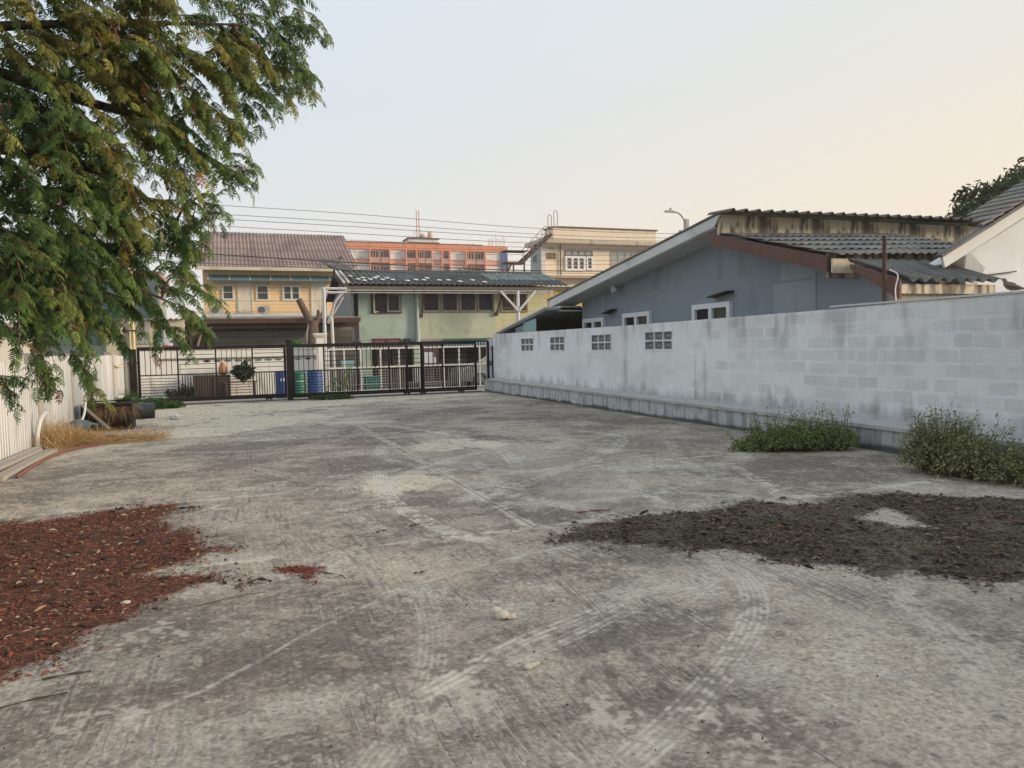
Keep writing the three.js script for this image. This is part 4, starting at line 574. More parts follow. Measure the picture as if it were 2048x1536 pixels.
// ================================================================ orange house with the brown ribbed roof
{
  const t = thing('orange_house', 'orange upper storey with brown ribbed roof, blue awning and balcony rail', 'house', [3, -0.2, -52]), or = mat([0.93, 0.66, 0.37], { v: 'plaster', S: 6 }), wf = mat([0.62, 0.62, 0.58]), z = -50;
  part('ground_storey', B(-1.7, 7.2, -0.2, 3.9, -58, -50.2), or, t); for (let i = 0; i < 13; i++) part('siding_board', B(-1.7, 7.2, 3.92 + i * 0.22, 4.128 + i * 0.22, -50.3, z + (i % 2) * 0.008), or, t); part('upper_storey', B(-1.7, 7.2, 3.9, 6.8, -58, -50.31), or, t);
  const D = V(0, 6.86 - 9.86, -49 + 55).normalize(), N = V(0, D.z, -D.y), rm = mat([0.34, 0.235, 0.205], { v: 'roof', S: 7, rough: 0.7 });
  for (let i = 0; i < 6; i++) part('roof_sheet', ribbed(V(-1.95 + i * 1.61, 9.86, -55).addScaledVector(N, 0.006 * (i % 2)), V(1, 0, 0), N, D, 1.62, 6.75, 0.23, 0.05, 0.006, 'rib', 10), rm, t);
  part('back_roof', slab('x', [[-60, 7.4], [-55, 9.8], [-55, 9.86], [-60, 7.46]], -1.9, 7.65), rm, t);
  for (const x of [-1.7, 7.1]) part('gable', slab('x', [[-58, 6.8], [-50.35, 6.8], [-55, 9.6]], x, x + 0.1), or, t);
  part('fascia', B(-1.95, 7.7, 6.64, 6.84, -48.96, -48.9), mat([0.62, 0.58, 0.44], { v: 'plaster', S: 3 }), t); part('soffit', B(-1.9, 7.6, 6.78, 6.80, -50, -48.97), wf, t);
  // awning
  const aw = [mat([0.17, 0.34, 0.42], { rough: 0.5, trans: 0.5 }), mat([0.21, 0.38, 0.44], { rough: 0.5, trans: 0.5 })]; for (let i = 0; i < 7; i++) { const x = -1.35 + i * 1.22; part('awning_panel', slab('x', [[-49.95, 6.44], [-49.2, 6.06], [-49.2, 6.075], [-49.95, 6.455]], x, x + 1.17), aw[i % 2], t); part('awning_rib', slab('x', [[-49.95, 6.44], [-49.18, 6.05], [-49.18, 6.10], [-49.95, 6.49]], x - 0.05, x), wf, t); } part('awning_edge', B(-1.4, 7.15, 6.02, 6.058, -49.22, -49.18), aw[0], t);
  win(t, 'z', -0.62, 0.1, 4.86, 5.84, z + 0.009, 1, wf, M.glassGreen, { fw: 0.10, cross: [0.5] }); win(t, 'z', 1.40, 2.20, 4.82, 5.84, z + 0.009, 1, wf, M.glassGreen, { fw: 0.10, cross: [0.5] }); win(t, 'z', 3.0, 4.15, 4.82, 5.84, z + 0.009, 2, wf, M.glassGreen, { fw: 0.13, cross: [0.5] });
  const dm = mat([0.80, 0.73, 0.58], { v: 'plaster', S: 2 }); for (const [a, b] of [[0.36, 1.12], [4.85, 5.75]]) { const d = part('door', [B(a - 0.06, a, 3.92, 6.05, z + 0.008, z + 0.07), B(b, b + 0.06, 3.92, 6.05, z + 0.008, z + 0.07), B(a - 0.06, b + 0.06, 6.05, 6.11, z + 0.008, z + 0.07)], wf, t); const n = 6; for (let i = 0; i < n; i++) part('door_board', B(a + (b - a) * i / n + 0.006, a + (b - a) * (i + 1) / n - 0.006, 3.92, 6.05, z + 0.01, z + 0.04), dm, d); }
  part('downpipe', cyl(V(-1.15, 3.9, z + 0.08), V(-1.15, 6.2, z + 0.08), 0.04), or, t);
  part('balcony_floor', B(-1.8, 7.2, 3.78, 3.91, -49.98, -48.7), M.white, t); const rm2 = mat([0.42, 0.36, 0.27], { rough: 0.6 }); part('rail', [B(-1.7, 7.2, 4.72, 4.76, -48.78, -48.74), B(-1.7, 7.2, 3.98, 4.01, -48.78, -48.74)], rm2, t); const bg = uvm(new THREE.BoxGeometry(0.016, 0.71, 0.016)); for (let x = -1.7; x < 7.2; x += 0.13) piece('baluster', bg, rm2, t, x, 4.365, -48.76);
  for (const x of [-0.95, 1.78]) { const a = thing('air_conditioner', `boxy outdoor air conditioner on the orange house balcony, ${x < 0 ? 'below the lone window by the downpipe' : 'between the two doors'}`, 'air conditioner', [x, 3.91, -49.4]); part('casing', B(x - 0.38, x + 0.38, 3.93, 4.45, -49.55, -49.25), mat([0.55, 0.52, 0.46], { rough: 0.5 }), a); part('fan_guard', new THREE.TorusGeometry(0.18, 0.025, 8, 24).translate(x - 0.1, 4.19, -49.24), M.dark, a); part('fan', [new THREE.CylinderGeometry(0.16, 0.16, 0.02, 20).rotateX(Math.PI / 2).translate(x - 0.1, 4.19, -49.245)], mat([0.12, 0.11, 0.10]), a); part('feet', [B(x - 0.3, x - 0.24, 3.91, 3.93, -49.5, -49.3), B(x + 0.24, x + 0.3, 3.91, 3.93, -49.5, -49.3)], M.dark, a); }
}

// ================================================================ far orange-red apartment block
{
  const t = thing('apartment_block', 'distant orange and white apartment block with rooftop tank and mast', 'building', [38, -0.2, -156]), z = -150, or = mat([0.72, 0.26, 0.14], { v: 'plaster', S: 14 }), pk = mat([0.76, 0.38, 0.27], { v: 'plaster', S: 14 }), wh = mat([0.74, 0.72, 0.68], { v: 'plaster', S: 9 });
  part('body', B(18.5, 55.3, -0.2, 22.8, -164, z), pk, t); part('parapet', B(18.3, 55.5, 21.75, 23.0, -164.2, z + 0.5), or, t); part('roof_line', B(18.3, 50, 23.0, 23.3, -150.4, -149.9), M.brown, t); for (let i = 0; i < 9; i++) part('roof_post', B(19 + i * 3.6, 19.3 + i * 3.6, 23.3, 23.5, -150.2, -149.9), wh, t);
  const cols = [[18.6, 25.9], [30.1, 33.3], [38.8, 40.8], [42.6, 46.0], [50.3, 54.2]];
  for (const [a, b] of cols) for (const y of [13.4, 16.5, 19.6]) { part('wall_panel', B(a, b, y + 0.30, y + 2.25, z, z + 0.25), wh, t); part('pink_band', B(a, b, y - 0.55, y + 0.25, z, z + 0.2), pk, t); }
  const wins = [[26.1, 27.9], [28.2, 29.9], [33.5, 35.4], [35.8, 37.1], [37.3, 38.6], [41.0, 42.4], [46.2, 48.0], [48.3, 50.1]];
  for (const [a, b] of wins) for (const y of [13.3, 16.4, 19.5]) { win(t, 'z', a, b, y + 0.6, y + 2.1, z, 3, mat([0.55, 0.42, 0.34]), M.glassDark, { fw: 0.12, dep: 0.2 }); const r = part('balcony', [B(a, b, y - 0.45, y - 0.25, z, z + 1.1), B(a, b, y + 0.5, y + 0.58, z + 1.0, z + 1.1)], or, t); for (let i = 0; i < 6; i++) part('baluster', B(a + (b - a) * i / 6 + 0.1, a + (b - a) * i / 6 + 0.2, y - 0.25, y + 0.5, z + 1.0, z + 1.08), wh, r); }
  for (const x of [26.0, 30.0, 33.35, 35.5, 38.7, 40.9, 42.5, 46.1, 50.2]) part('pier', B(x - 0.12, x + 0.12, 0, 21.75, z, z + 1.15), x === 35.5 ? or : pk, t);
  part('stair_tower', B(34.2, 40.3, 23.0, 24.2, -155, -150.2), wh, t); part('tower_slab', [B(34.0, 40.6, 23.35, 23.5, -155.2, -149.9), B(33.9, 40.7, 24.2, 24.4, -155.2, -149.9)], M.brown, t);
  part('water_tank', new THREE.SphereGeometry(0.75, 16, 10).scale(1, 0.75, 1).translate(37.6, 24.95, -152), mat([0.55, 0.38, 0.30]), t); part('water_tank', cyl(V(39.2, 24.4, -152), V(39.2, 25.9, -152), 0.75, 0.45, 18), mat([0.55, 0.38, 0.30]), t);
  const ms = mat([0.55, 0.44, 0.40], { rough: 0.5 }); part('mast', [cyl(V(36.4, 24.4, -152), V(36.4, 30.3, -152), 0.12), cyl(V(36.9, 24.4, -152), V(36.9, 30.3, -152), 0.12), ...[25.5, 27, 28.5, 30].map((y) => B(36.4, 36.9, y, y + 0.1, -152.05, -151.95)), bar(V(35.4, 24.4, -152), V(36.4, 26.6, -152), 0.12), bar(V(37.9, 24.4, -152), V(36.9, 26.6, -152), 0.12)], ms, t);
  for (const x of [51.6, 52.3, 53.3, 54.2, 55.0]) part('starter_bars', [B(x, x + 0.1, 23, 24.6 + (x * 7 % 1.2), -151, -150.9), B(x + 0.3, x + 0.4, 23, 24.9, -151, -150.9)], ms, t);
  part('blue_sheet', B(53.9, 55.4, 18.0, 21.6, -149.7, -149.4), mat([0.05, 0.09, 0.24], { rough: 0.6 }), t); part('side_stair', bar(V(53.2, 15.5, -149.5), V(54.4, 18.0, -149.5), 0.2), M.rust, t);
}

// ================================================================ cream flat-roofed building with a steel stair
{
  const t = thing('cream_building', 'cream flat-roofed block with white casement windows above the eaves', 'building', [34, -0.2, -72]), cr = mat([0.82, 0.71, 0.55], { v: 'plaster', S: 8 }), gr = mat([0.44, 0.46, 0.50], { v: 'plaster', S: 5 }), z = -65, wm = mat([0.20, 0.15, 0.13], { v: 'wood', S: 2 });
  part('body', B(27.6, 45, -0.2, 11.2, -67.6, z), cr, t); part('side_wall', B(27.45, 27.6, -0.2, 11.2, -67.6, z), gr, t); part('corner_pier', B(27.45, 27.9, -0.2, 11.2, z, z + 0.12), M.white, t);
  part('roof_slab', B(27.0, 45.5, 11.2, 11.55, -68, z + 1.0), mat([0.50, 0.45, 0.36], { v: 'streak', S: 5 }), t); part('parapet', B(28.6, 39.8, 11.55, 12.72, -66.6, z + 0.4), cr, t); part('parapet_cap', B(28.45, 39.95, 12.72, 12.84, -66.7, z + 0.5), M.brown, t); part('band', B(27.9, 45, 10.72, 10.9, z, z + 0.06), gr, t);
  const tr = mat([0.34, 0.36, 0.34], { rough: 0.25 }); win(t, 'z', 29.95, 32.9, 10.12, 10.66, z, 4, wm, tr, { fw: 0.09 }); win(t, 'z', 29.95, 32.1, 8.7, 10.1, z, 3, M.whiteTrim, mat([0.16, 0.10, 0.09], { rough: 0.2 }), { fw: 0.20, dep: 0.12, cross: [0.35, 0.65] }); win(t, 'z', 32.2, 32.9, 8.8, 10.1, z, 1, M.whiteTrim, mat([0.16, 0.10, 0.09], { rough: 0.2 }), { fw: 0.16, dep: 0.14, cross: [0.35, 0.65] });
  win(t, 'z', 34.9, 38.9, 9.2, 10.7, z, 5, mat([0.40, 0.37, 0.31]), tr, { fw: 0.10, cross: [0.5] }); win(t, 'z', 27.98, 28.98, 9.78, 10.36, z, 2, wm, mat([0.24, 0.17, 0.10], { rough: 0.3 }), { fw: 0.08 });
  win(t, 'x', -66.9, -65.8, 9.55, 10.3, 27.45, 2, gr, M.glassDark, { fw: 0.08 }); part('downpipe', cyl(V(29.45, 6, z + 0.1), V(29.45, 11.2, z + 0.1), 0.05), M.rust, t);
  part('lower_roof', slab('x', [[-65, 7.7], [-60, 7.55], [-60, 7.75], [-65, 7.95]], 22.5, 34), mat([0.58, 0.47, 0.34], { v: 'plaster', S: 4 }), t); part('lower_wall', B(23, 34, -0.2, 7.6, -65, -61), cr, t);
  const s = thing('steel_stair', 'rusty steel outside stair climbing to the flat roof', 'staircase', [25.5, 7.7, -63.4]), sm = M.rust, zz = -63.4;
  part('stringer', [bar(V(24.9, 9.2, zz), V(27.9, 11.9, zz), 0.14, 0.3), bar(V(24.9, 9.2, zz - 0.9), V(27.9, 11.9, zz - 0.9), 0.14, 0.3), bar(V(23.2, 7.8, zz), V(23.6, 9.2, zz), 0.14), bar(V(23.5, 7.8, zz - 0.9), V(24.2, 9.2, zz - 0.9), 0.14)], sm, s); part('landing', [B(23.3, 25.2, 9.1, 9.25, zz - 1.0, zz + 0.1), B(23.2, 25.4, 10.2, 10.27, zz - 1.1, zz + 0.2)], sm, s);
  for (let i = 0; i < 12; i++) part('tread', B(25.0 + i * 0.25, 25.25 + i * 0.25, 9.28 + i * 0.225, 9.33 + i * 0.225, zz - 0.9, zz), sm, s);
  const rl = mat([0.34, 0.31, 0.28], { rough: 0.5 }); part('handrail', [bar(V(24.9, 10.3, zz), V(27.2, 12.55, zz), 0.06), bar(V(27.2, 12.55, zz), V(28.6, 12.6, zz), 0.06), bar(V(24.9, 9.85, zz), V(27.4, 12.1, zz), 0.05)], rl, s); for (let i = 0; i < 6; i++) part('rail_post', B(25.0 + i * 0.48, 25.05 + i * 0.48, 9.3 + i * 0.44, 10.4 + i * 0.44, zz - 0.03, zz + 0.03), rl, s); part('leg', [B(24.0, 24.12, 7.7, 9.1, zz - 0.06, zz + 0.06), B(25.05, 25.17, 7.7, 9.1, zz - 0.06, zz + 0.06)], sm, s);
  part('ladder_hoop', [pipe([V(27.6, 12.5, zz), V(27.6, 13.5, zz), V(27.75, 13.65, zz), V(27.9, 13.5, zz), V(27.9, 12.5, zz)], 0.04, 20, 6), pipe([V(28.2, 12.6, zz), V(28.2, 13.9, zz), V(28.35, 14.05, zz), V(28.5, 13.9, zz), V(28.5, 12.6, zz)], 0.04, 20, 6)], rl, s);
}
{ // buildings glimpsed through the tree
  const t = thing('glass_building', 'green glazed building behind the tree and utility pole', 'building', [-8, -0.2, -63]), gl = [mat([0.14, 0.21, 0.175], { rough: 0.2 }), mat([0.17, 0.25, 0.21], { rough: 0.2 }), mat([0.11, 0.17, 0.145], { rough: 0.2 })];
  part('body', B(-14, -5.2, -0.2, 7.3, -68, -60.3), mat([0.3, 0.32, 0.3]), t); for (let i = 0; i < 8; i++) for (let j = 0; j < 3; j++) part('glass_panel', B(-13.9 + i * 1.08, -12.88 + i * 1.08, 2.4 + j * 1.6, 3.92 + j * 1.6, -60.3, -60.2), gl[(i * 2 + j) % 3], t); part('roof_edge', B(-14.3, -4.9, 7.3, 7.6, -68, -59.8), mat([0.35, 0.24, 0.16]), t);
  const n = thing('neighbour_house', 'white-walled neighbour building behind the corrugated fence', 'house', [-8, -0.2, -22]); const ww = mat([0.52, 0.52, 0.50], { v: 'streak', S: 2.5 });
  part('wall', B(-13, -6.2, -0.2, 2.5, -28.5, -15.5), ww, n); part('roof', slab('z', [[-13.4, 2.8], [-5.6, 2.35], [-5.6, 2.45], [-13.4, 3.3]], -29, -15), mat([0.34, 0.30, 0.27], { v: 'roof', S: 2 }), n); part('orange_door', B(-6.19, -6.12, -0.2, 2.0, -18.4, -17.5), mat([0.55, 0.22, 0.06]), n);
}

// ================================================================ street furniture and things across the street
function drum(x, z, y0, r, hgt, m, label, tone, marks) {
  const t = thing('rubbish_drum', label, 'drum', [x, y0, z], 'rubbish drums by the slotted wall'), p = [[0, 0], [r * 0.96, 0], [r, 0.02]];
  for (const k of [0.2, 0.4, 0.6, 0.8]) { const y = hgt * k; p.push([r, y - 0.03], [r + 0.014, y], [r, y + 0.03]); } p.push([r, hgt - 0.02], [r + 0.016, hgt - 0.01], [r + 0.01, hgt], [r - 0.02, hgt], [r - 0.025, 0.03], [0, 0.03]);
  part('body', new THREE.LatheGeometry(p.map((q) => new THREE.Vector2(...q)), 32).translate(x, y0, z), m, t);
  const g = []; for (const [a, b, c, d] of marks) { const s = new THREE.CylinderGeometry(r + 0.004, r + 0.004, d - c, 10, 1, true, a, b - a).translate(x, y0 + (c + d) / 2, z); g.push(s); } if (g.length) part('printed_label', g, tone, t); return t;
}
{
  const bl = mat([0.035, 0.085, 0.27], { rough: 0.45, v: 'metal', S: 0.9 }), gn = mat([0.035, 0.20, 0.125], { rough: 0.45, v: 'metal', S: 0.9 }), wl = mat([0.62, 0.62, 0.62], { side: 1 }), rl = mat([0.55, 0.22, 0.22], { side: 1 });
  drum(1.58, -28, -0.15, 0.25, 0.98, bl, 'blue ribbed plastic drum beside the thick gate post', wl, [[-0.35, -0.15, 0.62, 0.72], [0.05, 0.2, 0.6, 0.74]]);
  drum(2.16, -28.02, -0.15, 0.22, 0.92, gn, 'green ribbed rubbish drum with a white printed line', wl, [[-0.6, -0.42, 0.55, 0.60], [-0.36, -0.1, 0.55, 0.6], [0.0, 0.16, 0.55, 0.6], [0.22, 0.5, 0.55, 0.6]]);
  drum(2.72, -28, -0.15, 0.27, 0.98, bl, 'blue ribbed drum with a pink label beside the green drum', rl, [[0.1, 0.62, 0.74, 0.80]]);
}
{ // silver car parked in front of the green house
  const t = thing('parked_car', 'silver saloon car behind the white fence near the wall end', 'car', [11.6, -0.2, -32]), paint = mat([0.55, 0.53, 0.47], { rough: 0.28, metal: 0.35, coat: 1 }), x0 = 9.3, y0 = -0.2;
  const S = [[0.02, 0.30], [0.0, 0.52], [0.06, 0.74], [0.35, 0.86], [0.95, 0.98], [1.28, 1.03], [1.95, 1.44], [2.35, 1.53], [3.1, 1.52], [3.75, 1.22], [4.3, 1.10], [4.4, 0.95], [4.42, 0.5], [4.36, 0.28]];
  const wheelArch = (c) => { const a = []; for (let i = 0; i <= 10; i++) { const q = Math.PI * i / 10; a.push([c + 0.36 * Math.cos(q), 0.26 + 0.36 * Math.sin(q)]); } return a; };
  const sh = [...S, [3.86, 0.24], ...wheelArch(3.42), [1.2, 0.22], ...wheelArch(0.86), [0.3, 0.24]].map(([x, y]) => [x + x0, y + y0]);
  const g = new THREE.ExtrudeGeometry(new THREE.Shape(sh.map((p) => new THREE.Vector2(...p))), { depth: 1.5, bevelEnabled: true, bevelSize: 0.05, bevelThickness: 0.1, bevelSegments: 3 }).translate(0, 0, -32.85), p = g.attributes.position;
  for (let i = 0; i < p.count; i++) { const y = p.getY(i) - y0, k = y > 0.95 ? 1 - 0.22 * (y - 0.95) / 0.6 : 1; p.setZ(i, -32.1 + (p.getZ(i) + 32.1) * k); } g.computeVertexNormals(); part('body', g, paint, t);
  const gl = mat([0.02, 0.022, 0.025], { rough: 0.06 }); const side = (pts, z, o) => { const q = slab('z', pts.map(([x, y]) => [x + x0, y + y0]), z, z + 0.02); const pp = q.attributes.position; for (let i = 0; i < pp.count; i++) { const y = pp.getY(i) - y0; pp.setZ(i, pp.getZ(i) + (y > 0.95 ? -0.22 * (y - 0.95) / 0.6 * 0.84 * o : 0)); } return q; };
  part('side_window', side([[1.62, 1.06], [2.05, 1.40], [2.5, 1.44], [2.5, 1.06]], -31.255, 1), gl, t); part('side_window', side([[2.56, 1.06], [2.56, 1.44], [3.1, 1.43], [3.55, 1.20], [3.5, 1.06]], -31.255, 1), gl, t);
  part('windscreen', [bar(V(x0 + 1.36, 1.09 + y0, -32.1), V(x0 + 1.92, 1.44 + y0, -32.1), 1.25, 0.03)], gl, t); part('rear_window', [bar(V(x0 + 3.17, 1.51 + y0, -32.1), V(x0 + 3.70, 1.26 + y0, -32.1), 1.2, 0.03)], gl, t);
  for (const x of [0.86, 3.42]) for (const z of [-31.38, -32.82]) { const w = part('wheel', new THREE.TorusGeometry(0.235, 0.085, 10, 28).translate(x0 + x, 0.32 + y0, z), mat([0.02, 0.02, 0.02], { rough: 0.8 }), t); part('rim', [new THREE.CylinderGeometry(0.2, 0.2, 0.05, 20).rotateX(Math.PI / 2).translate(x0 + x, 0.32 + y0, z + (z > -32 ? 0.04 : -0.04)), ...[0, 1, 2, 3, 4].map((i) => new THREE.BoxGeometry(0.05, 0.4, 0.03).rotateZ(i * Math.PI / 5).translate(x0 + x, 0.32 + y0, z + (z > -32 ? 0.07 : -0.07)))], mat([0.4, 0.4, 0.4], { metal: 0.8, rough: 0.3 }), w); }
  for (const z of [-31.55, -32.65]) part('headlight', new THREE.SphereGeometry(0.15, 14, 8).scale(0.7, 0.6, 1).translate(x0 + 0.13, 0.68 + y0, z), mat([0.6, 0.6, 0.58], { rough: 0.1, coat: 1 }), t);
  part('mirror', [new THREE.SphereGeometry(0.12, 14, 8).scale(0.7, 0.6, 1.1).translate(x0 + 1.55, 1.06 + y0, -31.12)], paint, t); part('bumper', B(x0 - 0.06, x0 + 0.06, 0.32 + y0, 0.55 + y0, -32.8, -31.4), paint, t); part('door_line', [B(x0 + 1.5, x0 + 1.515, 0.35 + y0, 1.03 + y0, -31.248, -31.242), B(x0 + 2.53, x0 + 2.545, 0.35 + y0, 1.03 + y0, -31.248, -31.242)], M.dark, t);
}
{ // utility pole, strapped pipe
  const t = thing('utility_pole', 'concrete utility pole with a yellow conduit behind the fence corner', 'pole', [-3.72, -0.2, -30.6]);
  part('pole', B(-3.84, -3.62, -0.2, 8.4, -30.7, -30.5), mat([0.42, 0.37, 0.27], { v: 'streak', S: 1.2 }), t); part('conduit', cyl(V(-3.50, -0.2, -30.48), V(-3.44, 6.0, -30.48), 0.05), mat([0.62, 0.50, 0.22], { rough: 0.5 }), t); part('conduit', cyl(V(-3.60, -0.2, -30.44), V(-3.58, 5.2, -30.44), 0.03), mat([0.55, 0.47, 0.25], { rough: 0.5 }), t);
  for (const y of [1.2, 2.4, 3.6, 4.6]) part('strap', B(-3.86, -3.38, y, y + 0.05, -30.72, -30.41), M.rust, t); for (const y of [7.4, 6.7]) part('crossarm', B(-3.8, -3.66, y, y + 0.12, -31.4, -29.8), M.rust, t);
  const cableDark = mat([0.06, 0.056, 0.055], { rough: 0.7 }), cableGrey = mat([0.20, 0.19, 0.19], { rough: 0.7 });
  const wires = [[7.37, 7.05, 6.81, 0.012, -31.2], [6.98, 6.66, 6.55, 0.012, -30.9], [6.75, 6.42, 6.36, 0.012, -30.6], [6.55, 6.2, 6.2, 0.012, -31.0], [6.2, 5.95, 6.02, 0.010, -30.9], [5.85, 5.7, 5.88, 0.010, -30.6], [5.62, 5.5, 5.72, 0.010, -30.7], [5.45, 4.86, 4.98, 0.022, -30.6], [5.35, 5.22, 5.52, 0.010, -31.0], [5.25, 4.78, 4.86, 0.014, -30.5], [5.1, 4.66, 4.75, 0.014, -30.8], [5.0, 5.02, 5.3, 0.009, -30.7]];
  wires.forEach(([a, b, c, r, z], i) => { const w = pipe([V(-14, a + 0.5, z), V(-3.7, a, z), V(4.5, (a * 0.42 + b * 0.58) - 0.02, z), V(12, b * 0.45 + c * 0.55 - 0.05, z), V(19, c, z), V(30, c + 0.5, z)], r, 48, 5); single('overhead_cable', w, i === 7 ? cableDark : cableGrey, i === 7 ? 'thick black bundled cable sagging across the orange house eaves' : 'thin overhead cable strung along the street', 'cable', [0, 6, z], 'overhead cables along the street'); });
}
{ // street lamp behind the blue roof
  const t = thing('street_lamp', 'street lamp with curved arm and control box above the white eaves', 'street lamp', [28.3, -0.2, -42.2]), m = mat([0.34, 0.33, 0.32], { rough: 0.5, v: 'metal', S: 1 });
  part('pole', cyl(V(28.3, -0.2, -42.2), V(28.3, 9.7, -42.2), 0.16, 0.11), m, t); part('arm', pipe([V(28.2, 9.0, -42), V(27.95, 9.7, -42), V(27.6, 10.02, -42), V(27.1, 10.08, -42)], 0.05, 20, 8), m, t); part('lamp_head', [B(26.6, 27.25, 10.05, 10.16, -42.12, -41.88), cyl(V(27.0, 10.16, -42), V(27.0, 10.34, -42), 0.07)], m, t); part('control_box', [B(27.98, 28.24, 8.95, 9.6, -42.0, -41.75), B(27.6, 27.75, 8.75, 8.9, -42, -41.9)], m, t); part('bracket', bar(V(27.5, 8.7, -41.9), V(28.3, 9.0, -41.9), 0.05), m, t);
}
{ // lopped dead tree and plants over the street wall
  const t = thing('lopped_tree', 'bare lopped tree stump with two stubs behind the white pillar', 'tree', [2.95, -0.2, -31]), bark = mat([0.17, 0.12, 0.095], { v: 'wood', S: 0.6, bump: 0.02, bs: 0.5 });
  part('trunk', vtube([V(3.0, -0.2, -31), V(2.98, 0.9, -31), V(2.92, 1.7, -31), V(2.98, 2.3, -31), V(3.0, 2.75, -31)], [0.30, 0.27, 0.25, 0.25, 0.20], 12), bark, t); part('limb', vtube([V(2.98, 2.45, -31), V(2.85, 2.85, -31), V(2.68, 3.2, -31), V(2.48, 3.62, -30.95)], [0.18, 0.15, 0.14, 0.12], 10), bark, t); part('limb', vtube([V(3.0, 2.5, -31), V(3.18, 2.75, -31), V(3.25, 3.02, -31), V(3.22, 3.2, -31)], [0.16, 0.10, 0.08, 0.05], 8), bark, t); part('twig', vtube([V(3.22, 2.85, -31), V(3.36, 3.0, -31), V(3.38, 3.22, -31)], [0.05, 0.035, 0.012], 6), bark, t); part('bark_strip', vtube([V(2.74, 1.7, -30.85), V(2.74, 2.2, -30.86), V(2.82, 2.6, -30.84)], [0.05, 0.06, 0.02], 6), mat([0.42, 0.38, 0.34], { v: 'wood', S: 0.5 }), t);
}
{ // odds and ends in front of the slotted wall
  const m1 = mat([0.12, 0.085, 0.065], { v: 'wood', S: 0.8 }), pot = mat([0.42, 0.22, 0.12], { v: 'plaster', S: 0.6 });
  const b = thing('plank_bench', 'low plank bench standing in front of the slotted wall', 'bench', [0.1, -0.15, -29.3]); part('seat', [B(-0.45, 0.75, 0.42, 0.46, -29.5, -29.36), B(-0.45, 0.75, 0.42, 0.46, -29.34, -29.2)], m1, b); for (const x of [-0.38, 0.6]) part('leg', B(x, x + 0.08, -0.15, 0.42, -29.5, -29.2), m1, b);
  const prof = [[0, 0], [0.10, 0], [0.16, 0.12], [0.15, 0.28], [0.09, 0.38], [0.10, 0.44], [0.07, 0.46], [0, 0.46]].map((q) => new THREE.Vector2(...q)); const j = thing('clay_jar', 'tall terracotta jar standing on the low wooden cabinet', 'jar', [-0.45, 0.72, -29.5]); part('body', new THREE.LatheGeometry(prof, 22).translate(-0.45, 0.72, -29.5), pot, j);
  const c = thing('wooden_cabinet', 'low brown cabinet in front of the slotted wall', 'cabinet', [-0.9, -0.15, -29.5]); part('carcass', [B(-1.45, -0.2, 0.68, 0.72, -29.75, -29.3), B(-1.45, -1.41, -0.15, 0.68, -29.75, -29.3), B(-0.24, -0.2, -0.15, 0.68, -29.75, -29.3), B(-1.41, -0.24, -0.15, 0.68, -29.75, -29.71)], m1, c); for (const x of [-1.40, -0.81]) part('door', B(x, x + 0.56, -0.1, 0.66, -29.34, -29.31), mat([0.085, 0.058, 0.045], { v: 'wood', S: 0.8 }), c);
  const bx = thing('blue_crate', 'pale blue box stacked behind the white fence', 'box', [4.35, -0.15, -31]); part('body', [B(4.05, 4.62, -0.15, 0.62, -31.3, -30.9)], mat([0.22, 0.20, 0.19]), bx); part('top_box', B(4.08, 4.6, 0.62, 1.10, -31.28, -30.92), mat([0.25, 0.38, 0.42], { rough: 0.5 }), bx); part('lid_line', B(4.06, 4.62, 0.84, 0.87, -31.29, -30.91), mat([0.12, 0.17, 0.19]), bx);
  const tb = thing('teal_box', 'teal plastic box on the ground behind the gate', 'box', [5.45, -0.2, -31.5]); part('body', B(5.1, 5.8, -0.2, 0.35, -31.8, -31.3), mat([0.05, 0.24, 0.20], { rough: 0.5 }), tb); part('lid', B(5.07, 5.83, 0.35, 0.40, -31.83, -31.27), mat([0.06, 0.28, 0.23], { rough: 0.5 }), tb);
  const nt = thing('notice_board', 'dark board with white paper notices behind the white fence', 'notice board', [8.3, -0.2, -33]); part('board', B(7.9, 8.75, 0.75, 1.55, -33.05, -33), M.brown, nt); for (const [a, b2, y0, y1] of [[8.08, 8.26, 0.86, 1.36], [8.29, 8.50, 0.86, 1.36], [7.97, 8.06, 0.86, 1.12], [8.53, 8.62, 0.86, 1.12]]) part('paper', B(a, b2, y0, y1, -32.998, -32.99), M.whiteTrim, nt); part('leg', [B(7.95, 8.0, -0.2, 0.75, -33.05, -33), B(8.65, 8.7, -0.2, 0.75, -33.05, -33)], M.brown, nt);
}

